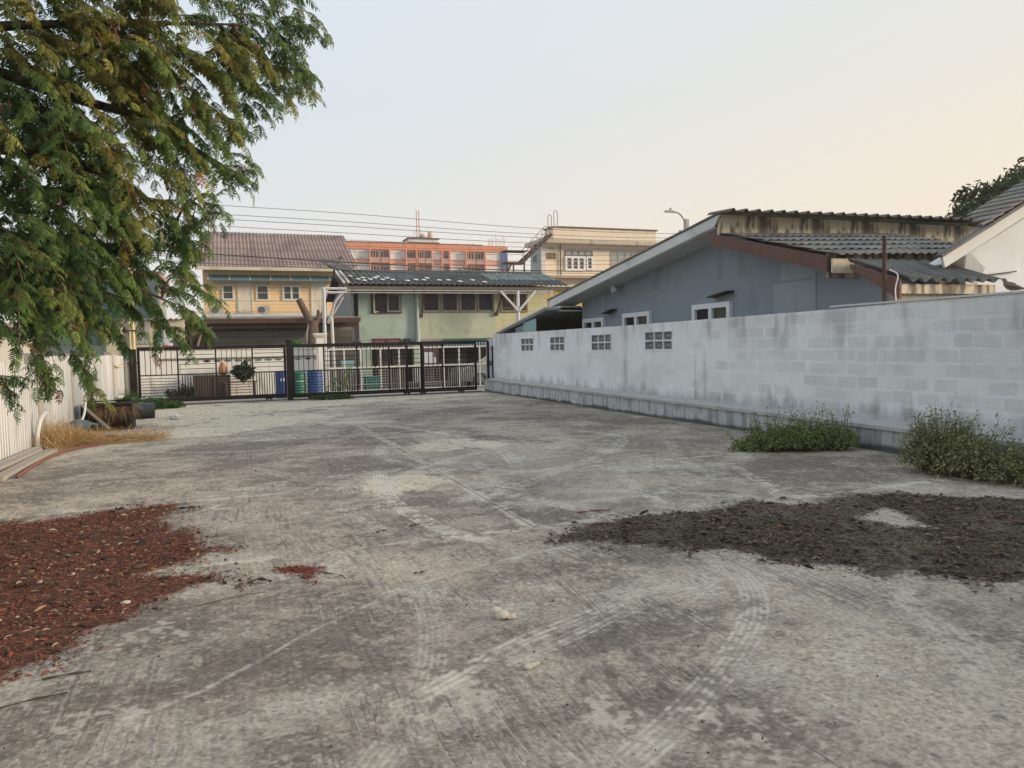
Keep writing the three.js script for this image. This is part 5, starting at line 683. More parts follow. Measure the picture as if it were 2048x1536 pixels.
// ================================================================ things lying along the fence
function crumple(s, seed) { const g = new THREE.IcosahedronGeometry(s, 4), p = g.attributes.position; for (let i = 0; i < p.count; i++) { const x = p.getX(i) / s, y = p.getY(i) / s, z = p.getZ(i) / s, k = 0.45 + 0.9 * Math.abs(fbm(x * 2 + seed, y * 2 + z * 1.7 + seed, 3) - 0.5) * 2 + 0.25 * vn(x * 4 + seed, z * 4 + y * 3); p.setXYZ(i, x * s * k * 1.4, y * s * k * 0.75, z * s * k); } g.computeVertexNormals(); return g; }
{
  const t = thing('plastic_culvert', 'black plastic culvert pipe lying by the weeds', 'pipe', [-2.35, 0, -19.5]), p = [[0.165, 0], [0.185, 0.01], [0.185, 0.92], [0.165, 0.93], [0.150, 0.9], [0.150, 0.02], [0.165, 0]].map((q) => new THREE.Vector2(...q)); part('shell', new THREE.LatheGeometry(p, 32).rotateZ(-Math.PI / 2).rotateY(0.12).translate(-2.78, 0.186, -19.5), mat([0.028, 0.032, 0.032], { rough: 0.45, v: 'metal', S: 1 }), t);
  const bx = thing('burnt_cabinet', 'charred open wooden cabinet heaped with straw by the fence', 'cabinet', [-2.5, 0, -17.1]), ch = mat([0.022, 0.019, 0.018], { v: 'wood', S: 0.5, rough: 0.95 });
  part('carcass', [B(-2.95, -2.02, 0.50, 0.54, -17.4, -16.9), B(-2.95, -2.90, 0, 0.50, -17.4, -16.9), B(-2.06, -2.02, 0, 0.50, -17.4, -16.9), B(-2.90, -2.06, 0.02, 0.05, -17.4, -16.9), B(-2.90, -2.06, 0.05, 0.50, -17.4, -17.36), B(-2.50, -2.46, 0.05, 0.50, -17.35, -16.95)], ch, bx); part('fallen_board', [bar(V(-2.92, 0.54, -16.88), V(-2.42, 0.04, -16.72), 0.13, 0.02)], mat([0.28, 0.25, 0.21], { v: 'wood', S: 0.5 }), bx); part('board', [bar(V(-2.9, 0.565, -17.3), V(-2.05, 0.60, -17.1), 0.12, 0.02), bar(V(-2.8, 0.60, -17.0), V(-2.1, 0.57, -17.25), 0.06, 0.02)], ch, bx);
  const tin = single('crumpled_tin', [new THREE.DodecahedronGeometry(0.09, 0).scale(1.3, 0.6, 1).rotateZ(0.3).translate(-2.28, 0.65, -17.15)], mat([0.62, 0.58, 0.5], { rough: 0.5 }), 'crumpled pale tin on top of the charred cabinet', 'tin', [-2.28, 0.6, -17.15]); tin.name = 'crumpled_tin';
  const wp = mat([0.72, 0.73, 0.72], { rough: 0.4 }); single('bent_pipe', pipe([V(-3.0, 0, -13.6), V(-2.99, 0.3, -13.62), V(-2.93, 0.55, -13.62), V(-2.85, 0.66, -13.62)], 0.035, 18, 10), wp, 'short bent white plastic pipe rising from the dry straw', 'pipe', [-3, 0, -13.6]);
  single('bent_pipe', pipe([V(-3.05, 0.02, -15.6), V(-2.92, 0.10, -16.1), V(-2.80, 0.34, -16.3), V(-2.77, 0.62, -16.4), V(-2.80, 0.80, -16.45)], 0.022, 22, 8), wp, 'thin curved white pipe leaning beside the blue tarpaulin', 'pipe', [-3, 0, -16]);
  const tp = new THREE.PlaneGeometry(1.0, 0.6, 44, 30).rotateX(-Math.PI / 2), q = tp.attributes.position; for (let i = 0; i < q.count; i++) { const x = q.getX(i), z = q.getZ(i); q.setY(i, 0.03 + 0.22 * Math.exp(-((x - 0.15) ** 2) * 10 - z * z * 8) + 0.22 * Math.abs(fbm(x * 3 + 4, z * 3, 3) - 0.5) + 0.06 * vn(x * 14, z * 9)); } tp.computeVertexNormals(); single('tarpaulin', tp.rotateY(1.2).translate(-2.86, 0, -15.9), mat([0.09, 0.125, 0.15], { rough: 0.6, side: 1, v: 'plaster', S: 0.7 }), 'crumpled grey-blue tarpaulin against the corrugated fence', 'tarpaulin', [-2.86, 0, -15.9]);
  const wd = mat([0.38, 0.29, 0.20], { v: 'wood', S: 0.5 }), dk = mat([0.13, 0.085, 0.065], { v: 'wood', S: 0.5 });
  single('plank', bar(V(-2.80, 0.03, -14.75), V(-1.42, 0.03, -14.62), 0.09, 0.025), wd, 'long pale plank lying across the straw', 'plank', [-2.1, 0, -14.7]); single('plank', bar(V(-2.95, 0.04, -15.4), V(-2.05, 0.03, -15.3), 0.14, 0.03), dk, 'dark rotten plank beside the charred cabinet', 'plank', [-2.5, 0, -15.3]);
  single('concrete_post', [cyl(V(-3.0, 0.07, -11.2), V(-2.93, 0.07, -13.3), 0.075, 0.07, 10)], mat([0.34, 0.325, 0.30], { v: 'plaster', S: 0.7, bump: 0.01 }), 'broken round concrete post lying along the fence foot', 'post', [-2.97, 0, -12.2]); single('concrete_post', [B(-2.86, -2.72, 0, 0.06, -13.6, -10.6)], mat([0.36, 0.33, 0.285], { v: 'plaster', S: 0.5, bump: 0.01 }), 'flat concrete kerb strip lying beside the round post', 'post', [-2.8, 0, -12]); single('stick', pipe([V(-2.62, 0.02, -10.8), V(-2.66, 0.02, -12.1), V(-2.5, 0.025, -13.6), V(-2.2, 0.02, -14.1)], 0.018, 20, 6), mat([0.26, 0.10, 0.06], { v: 'wood', S: 0.3 }), 'long reddish stick lying beside the concrete strip', 'stick', [-2.6, 0, -12.4]);
  single('crumpled_paper', crumple(0.11, 17).translate(-1.40, 0.06, -18.9), mat([0.66, 0.64, 0.60]), 'crumpled white paper on the concrete near the culvert pipe', 'litter', [-1.4, 0, -18.9]);
  single('conduit_branch', pipe([V(-3.0, 1.28, -23.4), V(-2.95, 1.22, -23.2), V(-3.02, 1.20, -22.9), V(-3.03, 1.24, -22.4)], 0.022, 16, 6), mat([0.55, 0.47, 0.28]), 'dry pale creeper stem hanging on the corrugated fence', 'stem', [-3, 1.2, -23]);
}

// ================================================================ a dove on the wall
{
  const d = thing('dove', 'small brown dove perched on top of the whitewashed wall', 'bird', [8.30, 2.0, -5.93]), body = vtube([V(0, 0.028, 0.165), V(0, 0.034, 0.11), V(0, 0.045, 0.06), V(0, 0.062, 0.02), V(0, 0.075, -0.02), V(0, 0.095, -0.05), V(0, 0.122, -0.066), V(0, 0.142, -0.072), V(0, 0.150, -0.088), V(0, 0.147, -0.104), V(0, 0.144, -0.112)], [0.008, 0.018, 0.034, 0.046, 0.047, 0.036, 0.022, 0.021, 0.020, 0.007, 0.002], 12).translate(8.30, 1.995, -5.93);
  part('body', body, mat([0.20, 0.145, 0.115], { rough: 0.8, v: 'plaster', S: 0.2 }), d); for (const s of [-1, 1]) { part('wing', vtube([V(s * 0.036, 0.075, -0.03), V(s * 0.045, 0.07, 0.02), V(s * 0.036, 0.055, 0.07), V(s * 0.015, 0.042, 0.12)], [0.012, 0.026, 0.02, 0.004], 8, 0.7).translate(8.30, 1.995, -5.93), mat([0.15, 0.11, 0.09], { v: 'streak', S: 0.05 }), d); part('leg', cyl(V(8.30 + s * 0.014, 1.995, -5.93), V(8.30 + s * 0.014, 2.03, -5.925), 0.0035, 0.0035, 6), mat([0.3, 0.1, 0.08]), d); part('eye', new THREE.SphereGeometry(0.0035, 8, 6).translate(8.30 + s * 0.018, 2.147, -6.02), M.dark, d); }
}

// ================================================================ leaves
function strip(len, wid, droop, n = 3) {                  // a leaf blade along +x, bending down
  const pos = [], idx = []; for (let i = 0; i <= n; i++) { const t = i / n, w = wid * Math.sin(Math.PI * Math.min(0.97, 0.12 + 0.85 * t)) * 0.5, x = len * t, y = -droop * t * t; pos.push(x, y, -w, x, y + w * 0.25, 0, x, y, w); }
  for (let i = 0; i < n; i++) { const a = i * 3; for (const k of [0, 1]) idx.push(a + k, a + k + 1, a + k + 4, a + k, a + k + 4, a + k + 3); }
  const g = new THREE.BufferGeometry(); g.setAttribute('position', new THREE.Float32BufferAttribute(pos, 3)); g.setIndex(idx); g.computeVertexNormals(); return g;
}
function frondGeo(pairs, L, pl, pw, seed) {               // feathery compound leaf along +x
  const r = rng(seed), g = [vtube([V(0, 0, 0), V(L * 0.5, 0.012, 0), V(L, -0.018, 0)], [0.0016, 0.0013, 0.0008], 3)];
  for (let i = 0; i < pairs; i++) for (const s of [-1, 1]) { const t = 0.12 + 0.85 * i / (pairs - 1), l = pl * (0.75 + 0.35 * Math.sin(Math.PI * t)) * (0.85 + 0.3 * r()), p = strip(l, pw, l * (0.35 + 0.3 * r()), 3); p.rotateX(0.5 * (r() - 0.5)); p.rotateY(-s * (0.95 + 0.25 * (r() - 0.5)) ); p.rotateZ(-0.05 - 0.2 * r()); p.translate(L * t, 0.012 * Math.sin(Math.PI * t) - 0.018 * t * t, 0); g.push(p); }
  const tip = strip(pl, pw, pl * 0.4, 3); tip.translate(L, -0.018, 0); g.push(tip);
  return mergeGeometries(g.map((q) => { const c = q.toNonIndexed(); c.deleteAttribute('uv'); return c; }));
}
const leafMat = (t = 0.32) => { const m = new THREE.MeshPhysicalMaterial({ roughness: 0.75, side: THREE.DoubleSide, transmission: t, thickness: 0, specularIntensity: 0.35 }); m.color.setRGB(1, 1, 1); return m; };
const LEAF = leafMat(0.42), LEAFDULL = leafMat(0.25), col = (r, g, b) => new THREE.Color().setRGB(r, g, b);
const rv = (r) => V(r() * 2 - 1, r() * 2 - 1, r() * 2 - 1);

// ---------------------------------------------------------------- the big tree whose branches hang in from the left
{
  const t = thing('feathery_tree', 'large feathery-leaved tree with drooping boughs over the yard', 'tree', [-3.6, 0, -6.4]), bark = mat([0.15, 0.105, 0.08], { v: 'wood', S: 0.7, bump: 0.02, bs: 0.4 }), tw = mat([0.17, 0.105, 0.075], { rough: 0.9 });
  part('trunk', vtube([V(-3.6, -0.1, -6.4), V(-3.55, 0.7, -6.4), V(-3.62, 1.5, -6.45), V(-3.5, 2.3, -6.4), V(-3.4, 3.0, -6.45), V(-3.3, 3.8, -6.5)], [0.26, 0.20, 0.18, 0.16, 0.14, 0.11], 12), bark, t);
  const limbs = [[[-3.45, 2.6, -6.4], [-2.7, 3.4, -6.6], [-1.8, 3.9, -6.6], [-0.8, 4.05, -6.5], [0.1, 4.2, -6.6]], [[-3.4, 3.0, -6.45], [-2.6, 4.2, -6.3], [-1.5, 4.8, -6.4], [-0.3, 4.75, -6.5], [0.4, 4.5, -6.6]], [[-3.5, 2.2, -6.4], [-2.6, 2.9, -6.7], [-1.7, 3.1, -6.7], [-0.9, 2.95, -6.75], [-0.45, 2.62, -6.95], [-0.25, 2.3, -7.05]], [[-3.55, 1.8, -6.4], [-2.7, 2.5, -6.6], [-1.8, 2.5, -6.7], [-1.0, 2.2, -6.9], [-0.5, 1.95, -7.1]], [[-3.3, 3.7, -6.5], [-2.4, 3.9, -6.9], [-1.2, 3.6, -6.9], [-0.4, 3.35, -6.8], [-0.15, 3.1, -6.85]], [[-3.4, 3.2, -6.4], [-3.0, 4.2, -5.8], [-2.2, 4.6, -5.6], [-1.2, 4.5, -5.9]]];
  const paths = limbs.map((l) => curve(l.map((p) => V(...p)), 26)); paths.forEach((c) => part('limb', vtube(c, c.map((_, i) => 0.075 * Math.pow(1 - i / c.length, 1.2) + 0.007), 8), bark, t));
  const CL = [[0.46, 4.28, -6.60, 0.26, 1], [0.22, 4.08, -6.68, 0.32, 1], [-0.05, 4.25, -6.57, 0.37, 1.1], [-0.42, 4.05, -6.49, 0.43, 1.2], [-0.86, 3.97, -6.44, 0.45, 1.3], [-1.33, 3.94, -6.50, 0.45, 1.3], [0.20, 3.70, -6.67, 0.20, 0.9], [-0.18, 3.68, -6.60, 0.34, 1], [-0.62, 3.58, -6.54, 0.43, 1.2], [-1.09, 3.52, -6.50, 0.45, 1.3], [-1.53, 3.50, -6.55, 0.41, 1.3], [-0.10, 3.13, -6.84, 0.17, 0.6], [-0.38, 3.32, -6.75, 0.28, 0.8], [-0.76, 3.14, -6.68, 0.40, 1.1], [-1.22, 3.07, -6.52, 0.42, 1.3], [-1.58, 3.01, -6.55, 0.37, 1.3], [-0.27, 2.77, -6.89, 0.16, 0.55], [-0.56, 2.72, -6.89, 0.26, 0.7], [-0.92, 2.69, -6.81, 0.34, 1], [-1.29, 2.60, -6.63, 0.42, 1.3], [-1.60, 2.53, -6.53, 0.37, 1.3], [-0.46, 2.40, -7.02, 0.16, 0.5], [-0.74, 2.34, -6.92, 0.24, 0.7], [-1.08, 2.24, -6.85, 0.36, 1.1], [-1.43, 2.13, -6.55, 0.42, 1.3], [-0.46, 2.18, -7.11, 0.15, 0.8], [-0.72, 2.14, -7.10, 0.24, 1.0], [-1.05, 2.0, -6.92, 0.30, 1.1], [-1.42, 2.02, -6.73, 0.30, 1.1], [-1.66, 2.05, -6.50, 0.27, 1.1], [-1.18, 1.84, -7.05, 0.16, 0.8], [-1.52, 1.78, -6.76, 0.18, 0.9],
    [-0.4, 4.7, -6.5, 0.45, 0.9], [-1.2, 4.6, -6.4, 0.5, 0.9], [-2.0, 4.3, -6.4, 0.55, 0.7], [-2.1, 3.6, -6.5, 0.5, 0.7], [-2.1, 2.9, -6.5, 0.5, 0.7], [-2.1, 2.2, -6.5, 0.45, 0.7], [-2.8, 4.4, -6.2, 0.6, 0.5], [-2.7, 3.5, -6.6, 0.55, 0.5], [-2.7, 2.6, -6.6, 0.45, 0.5], [-3.6, 4.8, -6.6, 0.7, 0.45], [-1.6, 4.6, -5.7, 0.5, 0.6]];
  const OLIVE_LIT = new Set([1, 3, 4, 5, 7, 8, 9, 10, 12, 13, 14, 15, 18, 34, 35]);   // olive boughs: yellowish foliage, plus warm light put into the leaf colour
  const SPRIGS = [[[-0.47,3.43,-6.91],[-0.21,3.21,-6.79],[0.02,3.05,-6.70],[0.20,2.93,-6.63]],[[-0.48,3.26,-6.90],[-0.36,3.07,-6.84],[-0.33,2.79,-6.82],[-0.34,2.50,-6.81],[-0.39,2.25,-6.81]],[[0.23,4.29,-6.69],[0.46,4.22,-6.60],[0.68,4.24,-6.52],[0.80,4.12,-6.47]],[[0.05,3.87,-6.73],[0.23,3.77,-6.66],[0.33,3.60,-6.62]],[[-0.62,2.68,-6.92],[-0.43,2.57,-6.84],[-0.23,2.62,-6.77],[-0.07,2.85,-6.72]],[[-0.45,2.13,-6.83],[-0.27,2.06,-6.76],[-0.15,1.95,-6.70]],[[-1.29,1.56,-7.11],[-1.20,1.41,-7.07],[-1.15,1.16,-7.04]],[[-1.93,1.41,-7.34],[-1.82,1.30,-7.30],[-1.77,1.17,-7.27]],[[-0.04,3.54,-6.75],[0.07,3.41,-6.70],[0.10,3.36,-6.69]],[[-0.53,1.96,-6.85],[-0.34,1.87,-6.77],[-0.27,1.75,-6.74]],[[0.45,4.03,-6.59],[0.57,3.90,-6.54],[0.60,3.78,-6.52]],[[-1.61,1.57,-7.23],[-1.52,1.40,-7.19],[-1.48,1.25,-7.17]],[[-0.66,1.80,-6.89],[-0.50,1.71,-6.82],[-0.38,1.58,-6.77]]];
  const r = rng(2024), mats = [[], [], []], cols = [[], [], []], twigs = [[], [], [], []];
  const near = (p) => { let b = null, m = 1e9; for (const c of paths) for (const q of c) { const d = q.distanceToSquared(p); if (d < m) { m = d; b = q; } } return b; };
  CL.forEach(([cx, cy, cz, R, dens], ci) => {
    const C = V(cx, cy, cz), root = near(C), hue = r(), n = Math.round((cx > -0.8 ? 82 : 104) * R * R * dens + 3);
    if (root.distanceTo(C) > 0.15) { const mid = root.clone().lerp(C, 0.55).add(V(0, 0.06, 0)); const c = curve([root, mid, C], 10); twigs[3].push(vtube(c, c.map((_, i) => 0.013 - 0.0008 * i), 5)); }
    for (let k = 0; k < n; k++) {
      const o = rv(r).normalize().multiplyScalar(R * Math.cbrt(r()) * 0.95), p0 = C.clone().add(o.clone().multiplyScalar(0.8)), len = Math.min(0.42, R * (0.7 + 0.8 * r())) * (R < 0.12 ? 2.2 : 1);
      const dir = o.clone().normalize().multiplyScalar(0.55).add(V(0.75, -0.10, -0.12)).add(rv(r).multiplyScalar(0.6)).normalize(), p1 = p0.clone().addScaledVector(dir, len * 0.5), p2 = p0.clone().addScaledVector(dir, len).add(V(0, -len * (0.2 + 0.45 * r()), 0));
      spray(curve([p0, p1, p2], 8), len, OLIVE_LIT.has(ci) && hue < 0.85, k & 3);
    }
  });
  for (const s of SPRIGS) { const c = curve(s.map((p) => V(...p)), 24); for (let i = 0; i < 3; i++) { const seg = c.slice(i * 8, i * 8 + 9); let len = 0; for (let j = 1; j < seg.length; j++) len += seg[j].distanceTo(seg[j - 1]); spray(seg, len * 1.15, false, i); } for (const i of [6, 12, 18]) { const d = rv(r).add(V(0.5, -0.4, 0)).normalize(), p0 = c[i], len = 0.12 + 0.1 * r(); spray(curve([p0, p0.clone().addScaledVector(d, len * 0.5), p0.clone().addScaledVector(d, len).add(V(0, -0.05, 0))], 8), len, false, i & 3); } }
  function spray(c, len, olive, slot) {
    {
      twigs[slot].push(vtube(c.filter((_, i) => i % 2 === 0), [0.006, 0.005, 0.004, 0.003, 0.0015], 4));
      const nf = Math.max(5, Math.round(len / 0.026)), tone = r();
      for (let f = 0; f < nf; f++) {
        const u = f / (nf - 1), q = c[Math.min(8, Math.round(u * 8))].clone(), ax = c[Math.min(8, Math.round(u * 8) + 1)].clone().sub(c[Math.max(0, Math.round(u * 8) - 1)]).normalize();
        const s = f % 2 ? 1 : -1, sideV = new THREE.Vector3().crossVectors(ax, V(0, 1, 0)).normalize().multiplyScalar(s), X = sideV.multiplyScalar(f === nf - 1 ? 0.1 : 0.8).add(ax.clone().multiplyScalar(0.55)).add(V(0, -0.15 - 0.45 * r(), 0)).add(rv(r).multiplyScalar(0.35)).normalize();
        const Y0 = V(0, 1, 0).add(rv(r).multiplyScalar(0.35)), Z = new THREE.Vector3().crossVectors(X, Y0).normalize(), Y = new THREE.Vector3().crossVectors(Z, X), w = Math.floor(r() * 3);
        mats[w].push(frameOf(X, Y, Z, q, 0.55 + 0.55 * r()));
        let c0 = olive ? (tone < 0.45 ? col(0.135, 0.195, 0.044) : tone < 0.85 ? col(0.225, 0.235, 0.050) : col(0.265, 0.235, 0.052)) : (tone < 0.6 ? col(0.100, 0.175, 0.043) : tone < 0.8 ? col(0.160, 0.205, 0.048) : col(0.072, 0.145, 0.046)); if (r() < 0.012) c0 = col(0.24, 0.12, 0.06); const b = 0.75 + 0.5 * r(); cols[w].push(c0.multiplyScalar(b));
      }
    }
  }
  twigs.forEach((g) => { if (g.length) part('twigs', g, tw, t); }); t.children.filter((c) => c.name === 'twigs').forEach((c) => { c.userData = { kind: 'stuff' }; });
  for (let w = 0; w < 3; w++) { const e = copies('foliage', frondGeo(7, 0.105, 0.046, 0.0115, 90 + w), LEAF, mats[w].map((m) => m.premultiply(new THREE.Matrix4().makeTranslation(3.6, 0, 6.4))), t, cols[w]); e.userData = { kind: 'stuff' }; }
  // seed pods that hang among the leaves
  const pod = uvm(vtube([V(0, 0, 0), V(0.006, -0.03, 0.004), V(-0.004, -0.06, 0), V(0.004, -0.085, 0.006)], [0.003, 0.008, 0.007, 0.002], 6)), pm = mat([0.10, 0.05, 0.03], { rough: 0.8 });
  for (let k = 0; k < 45; k++) { const [cx, cy, cz, R] = CL[Math.floor(r() * 31)], o = rv(r).multiplyScalar(R); const e = piece('seed_pod', pod, pm, t, cx + o.x, cy + o.y, cz + Math.abs(o.z)); e.rotation.y = r() * 6; }
}

// ---------------------------------------------------------------- shrubs, weeds, further trees
function leafyShrub(name, label, base, blobs, count, palette, leaf, seed, o = {}) {
  const t = thing(name, label, o.category ?? 'shrub', base, o.group), r = rng(seed), list = [], cs = [], stems = [];
  const total = blobs.reduce((s, b) => s + b[3] * b[4] * b[5], 0);
  for (const [x, y, z, a, b, c] of blobs) {
    const n = Math.round(count * a * b * c / total), st = Math.round(n / (o.per ?? 14));
    for (let k = 0; k < st; k++) {
      const d = rv(r).normalize(); d.y = Math.abs(d.y) * 1.0 - 0.12; const rad = Math.pow(r(), 0.38), tip = V(x + d.x * a * rad, Math.max(base[1] + 0.015, y + d.y * b * rad), z + d.z * c * rad).add(V(0, (r() < (o.wp ?? 0.12) ? (o.wisp ?? 0.1) : 0) * r(), 0)); const root = V(x + (tip.x - x) * 0.35, base[1], z + (tip.z - z) * 0.35);
      const mid = root.clone().lerp(tip, 0.55).add(V((r() - 0.5) * 0.1, 0.06, (r() - 0.5) * 0.1)), cv = curve([root, mid, tip], 6); stems.push(vtube(cv.filter((_, i) => i % 2 === 0), [0.004, 0.0035, 0.0025, 0.0012].map((q) => q * (o.stem ?? 1)), 3));
      const per = o.per ?? 14; for (let f = 0; f < per; f++) { const u = 0.35 + 0.65 * f / per, q = cv[Math.min(6, Math.round(u * 6))].clone().add(rv(r).multiplyScalar(o.spread ?? 0.03)); q.y = Math.max(base[1] + 0.01, q.y); const X = rv(r).add(V(0, 0.15, 0)).normalize(), Z = new THREE.Vector3().crossVectors(X, rv(r)).normalize(), Y = new THREE.Vector3().crossVectors(Z, X); list.push(frameOf(X, Y, Z, q.sub(V(...base)), 0.6 + 0.8 * r())); const p = palette[Math.floor(r() * palette.length)], b2 = 0.7 + 0.6 * r(); cs.push(col(p[0] * b2, p[1] * b2, p[2] * b2)); }
    }
  }
  const s = part('stems', stems, mat([0.12, 0.10, 0.06]), t); s.userData = { kind: 'stuff' }; const e = copies('foliage', leaf, LEAFDULL, list, t, cs); e.userData = { kind: 'stuff' }; return t;
}
const smallLeaf = strip(0.026, 0.016, 0.006, 2), grassBlade = strip(0.20, 0.010, 0.10, 4), bigLeaf = strip(0.22, 0.085, 0.07, 3), midLeaf = strip(0.075, 0.04, 0.02, 2);
const GREENS = [[0.16, 0.225, 0.065], [0.215, 0.275, 0.09], [0.28, 0.295, 0.12], [0.13, 0.185, 0.055]], OLIVE = [[0.23, 0.25, 0.105], [0.28, 0.28, 0.13], [0.18, 0.205, 0.08], [0.31, 0.295, 0.16]];
leafyShrub('wild_shrub', 'low bright green shrub growing against the wall footing', [7.2, 0, -8.05], [[6.95, 0.05, -8.25, 0.62, 0.42, 0.34], [7.3, 0.05, -8.0, 0.62, 0.46, 0.36], [7.65, 0.05, -7.85, 0.34, 0.40, 0.30], [6.65, 0.0, -8.35, 0.45, 0.22, 0.25]], 15000, GREENS, smallLeaf, 51, { wisp: 0.35, wp: 0.16 });
leafyShrub('wild_shrub', 'larger olive green shrub sprawling beneath the dove', [7.4, 0, -5.8], [[7.35, 0.12, -6.05, 0.56, 0.74, 0.42], [7.35, 0.05, -5.6, 0.55, 0.60, 0.42], [7.45, 0.0, -5.15, 0.5, 0.46, 0.42], [7.5, 0.0, -4.6, 0.45, 0.46, 0.4]], 21000, OLIVE, smallLeaf, 52, { wisp: 0.3, wp: 0.16 });
leafyShrub('weed_clump', 'tangled green weeds at the foot of the gate by the fence', [-2.4, 0, -22.8], [[-2.85, 0.05, -22.9, 0.35, 0.62, 0.6], [-2.3, 0.0, -22.9, 0.6, 0.34, 0.6], [-1.75, 0.0, -23.0, 0.5, 0.18, 0.5], [-2.6, 0.0, -21.6, 0.4, 0.22, 0.6]], 5500, [[0.055, 0.13, 0.028], [0.075, 0.15, 0.04], [0.04, 0.10, 0.03]], midLeaf, 53, { category: 'weeds', spread: 0.06 });
leafyShrub('weed_clump', 'small grassy weeds at the base of the gate plant', [2.75, 0, -23.4], [[2.6, 0, -23.5, 0.6, 0.12, 0.22], [3.05, 0, -23.5, 0.5, 0.10, 0.22]], 1100, [[0.09, 0.13, 0.045], [0.07, 0.11, 0.035]], midLeaf, 54, { category: 'weeds', spread: 0.03 });
{
  const t = thing('gate_sapling', 'spindly pale green sapling growing in front of the gate', 'plant', [3.15, 0, -23.55]), r = rng(8), st = [], list = [], cs = [];
  const br = [[[3.15, 0, -23.55], [3.2, 0.4, -23.5], [3.25, 0.75, -23.5], [3.45, 0.88, -23.45]], [[3.2, 0.4, -23.5], [2.95, 0.65, -23.5], [2.75, 0.72, -23.45]], [[3.18, 0.25, -23.5], [2.9, 0.42, -23.45], [2.65, 0.45, -23.45]], [[3.22, 0.6, -23.5], [3.3, 0.85, -23.5], [3.28, 1.0, -23.5]]];
  for (const b of br) { const c = curve(b.map((p) => V(...p)), 10); st.push(vtube(c, c.map((_, i) => 0.012 - 0.0008 * i), 5)); for (let k = 0; k < 12; k++) { const q = c[Math.min(10, 3 + Math.floor(k * 0.65))].clone(), X = rv(r).add(V(0, -0.2, 0.4)).normalize(), Z = new THREE.Vector3().crossVectors(X, V(0, 1, 0)).normalize(), Y = new THREE.Vector3().crossVectors(Z, X); list.push(frameOf(X, Y, Z, q.sub(V(3.15, 0, -23.55)), 0.6 + 0.5 * r())); cs.push(r() < 0.7 ? col(0.22, 0.30, 0.10) : col(0.14, 0.21, 0.07)); } }
  part('stem', st, mat([0.16, 0.18, 0.08]), t); const e = copies('leaf_cluster', bigLeaf, LEAF, list, t, cs); e.userData = { kind: 'stuff' };
}
leafyShrub('potted_plant', 'bushy dark potted plant in front of the slotted wall', [0.25, 0.46, -29.35], [[0.25, 0.75, -29.35, 0.38, 0.45, 0.25]], 500, [[0.035, 0.055, 0.025], [0.05, 0.075, 0.03]], bigLeaf, 61, { category: 'plant', spread: 0.05 });
leafyShrub('hedge_plant', 'dark low bush growing against the slotted wall', [-1.7, -0.15, -29.5], [[-1.6, 0.1, -29.5, 0.6, 0.55, 0.25], [-2.1, 0.0, -29.5, 0.5, 0.35, 0.25]], 1500, [[0.035, 0.055, 0.022], [0.05, 0.07, 0.03]], midLeaf, 62, { category: 'bush', spread: 0.05 });
leafyShrub('fern', 'bright green fern leaves behind the street wall by the stump', [2.3, 1.4, -30.5], [[2.25, 1.55, -30.5, 0.4, 0.38, 0.2]], 420, [[0.07, 0.15, 0.03], [0.09, 0.18, 0.04]], bigLeaf, 63, { category: 'fern', spread: 0.03 });
leafyShrub('corner_bush', 'dark bush between the tree and the orange house', [-2.4, -0.2, -41], [[-2.6, 1.8, -41, 1.1, 2.2, 0.8], [-3.8, 1.4, -41, 1.2, 1.9, 0.8], [-1.9, 2.0, -41, 0.8, 2.0, 0.6]], 4200, [[0.022, 0.04, 0.018], [0.035, 0.055, 0.025]], bigLeaf, 64, { category: 'bush', spread: 0.12, stem: 3 });
function roundTree(name, label, base, trunkTop, blobs, n, palette, seed, size = 1) {
  const t = thing(name, label, 'tree', base), r = rng(seed), list = [], cs = [], B0 = V(...base), bark = mat([0.12, 0.09, 0.07], { v: 'wood', S: 1 });
  part('trunk', vtube([B0, V(base[0] + 0.1, base[1] + trunkTop * 0.5, base[2]), V(base[0], base[1] + trunkTop, base[2])], [0.3, 0.24, 0.16], 10), bark, t);
  const vol = blobs.reduce((s, b) => s + b[3] ** 2, 0); for (const [x, y, z, R] of blobs) { part('limb', vtube(curve([V(base[0], base[1] + trunkTop * 0.9, base[2]), V((x + base[0]) / 2, (y + base[1] + trunkTop) / 2, z), V(x, y, z)], 6), [0.13, 0.12, 0.1, 0.09, 0.07, 0.05, 0.03], 6), bark, t); const m = Math.round(n * R * R / vol); for (let k = 0; k < m; k++) { const d = rv(r).normalize(), lump = 0.8 + 0.35 * fbm(d.x * 3 + 5 + x, d.y * 3 + d.z * 2 + 9, 3), q = V(x, y, z).addScaledVector(d, R * lump * Math.pow(r(), 0.33)).add(rv(r).multiplyScalar(0.1)), X = rv(r).add(V(0, -0.6, 0)).normalize(), Z = new THREE.Vector3().crossVectors(X, rv(r)).normalize(), Y = new THREE.Vector3().crossVectors(Z, X); list.push(frameOf(X, Y, Z, q.sub(B0), size * (0.7 + 0.6 * r()))); const p = palette[Math.floor(r() * palette.length)], b = 0.7 + 0.6 * r(); cs.push(col(p[0] * b, p[1] * b, p[2] * b)); } }
  const e = copies('foliage', bigLeaf, LEAFDULL, list, t, cs); e.userData = { kind: 'stuff' }; return t;
}
roundTree('mango_tree', 'dense green tree rising behind the tiled roof', [31, -0.2, -22.5], 4.5, [[31.6, 6.5, -22, 2.0], [29.4, 5.7, -22, 1.6], [33.5, 7.2, -22.5, 2.2], [30.3, 6.9, -22.8, 1.3], [28.0, 5.2, -22.2, 1.3], [32.0, 4.8, -22, 1.8], [26.9, 4.9, -22, 0.9]], 20000, [[0.05, 0.085, 0.03], [0.07, 0.10, 0.04], [0.09, 0.11, 0.045], [0.10, 0.085, 0.05]], 71, 1.1);
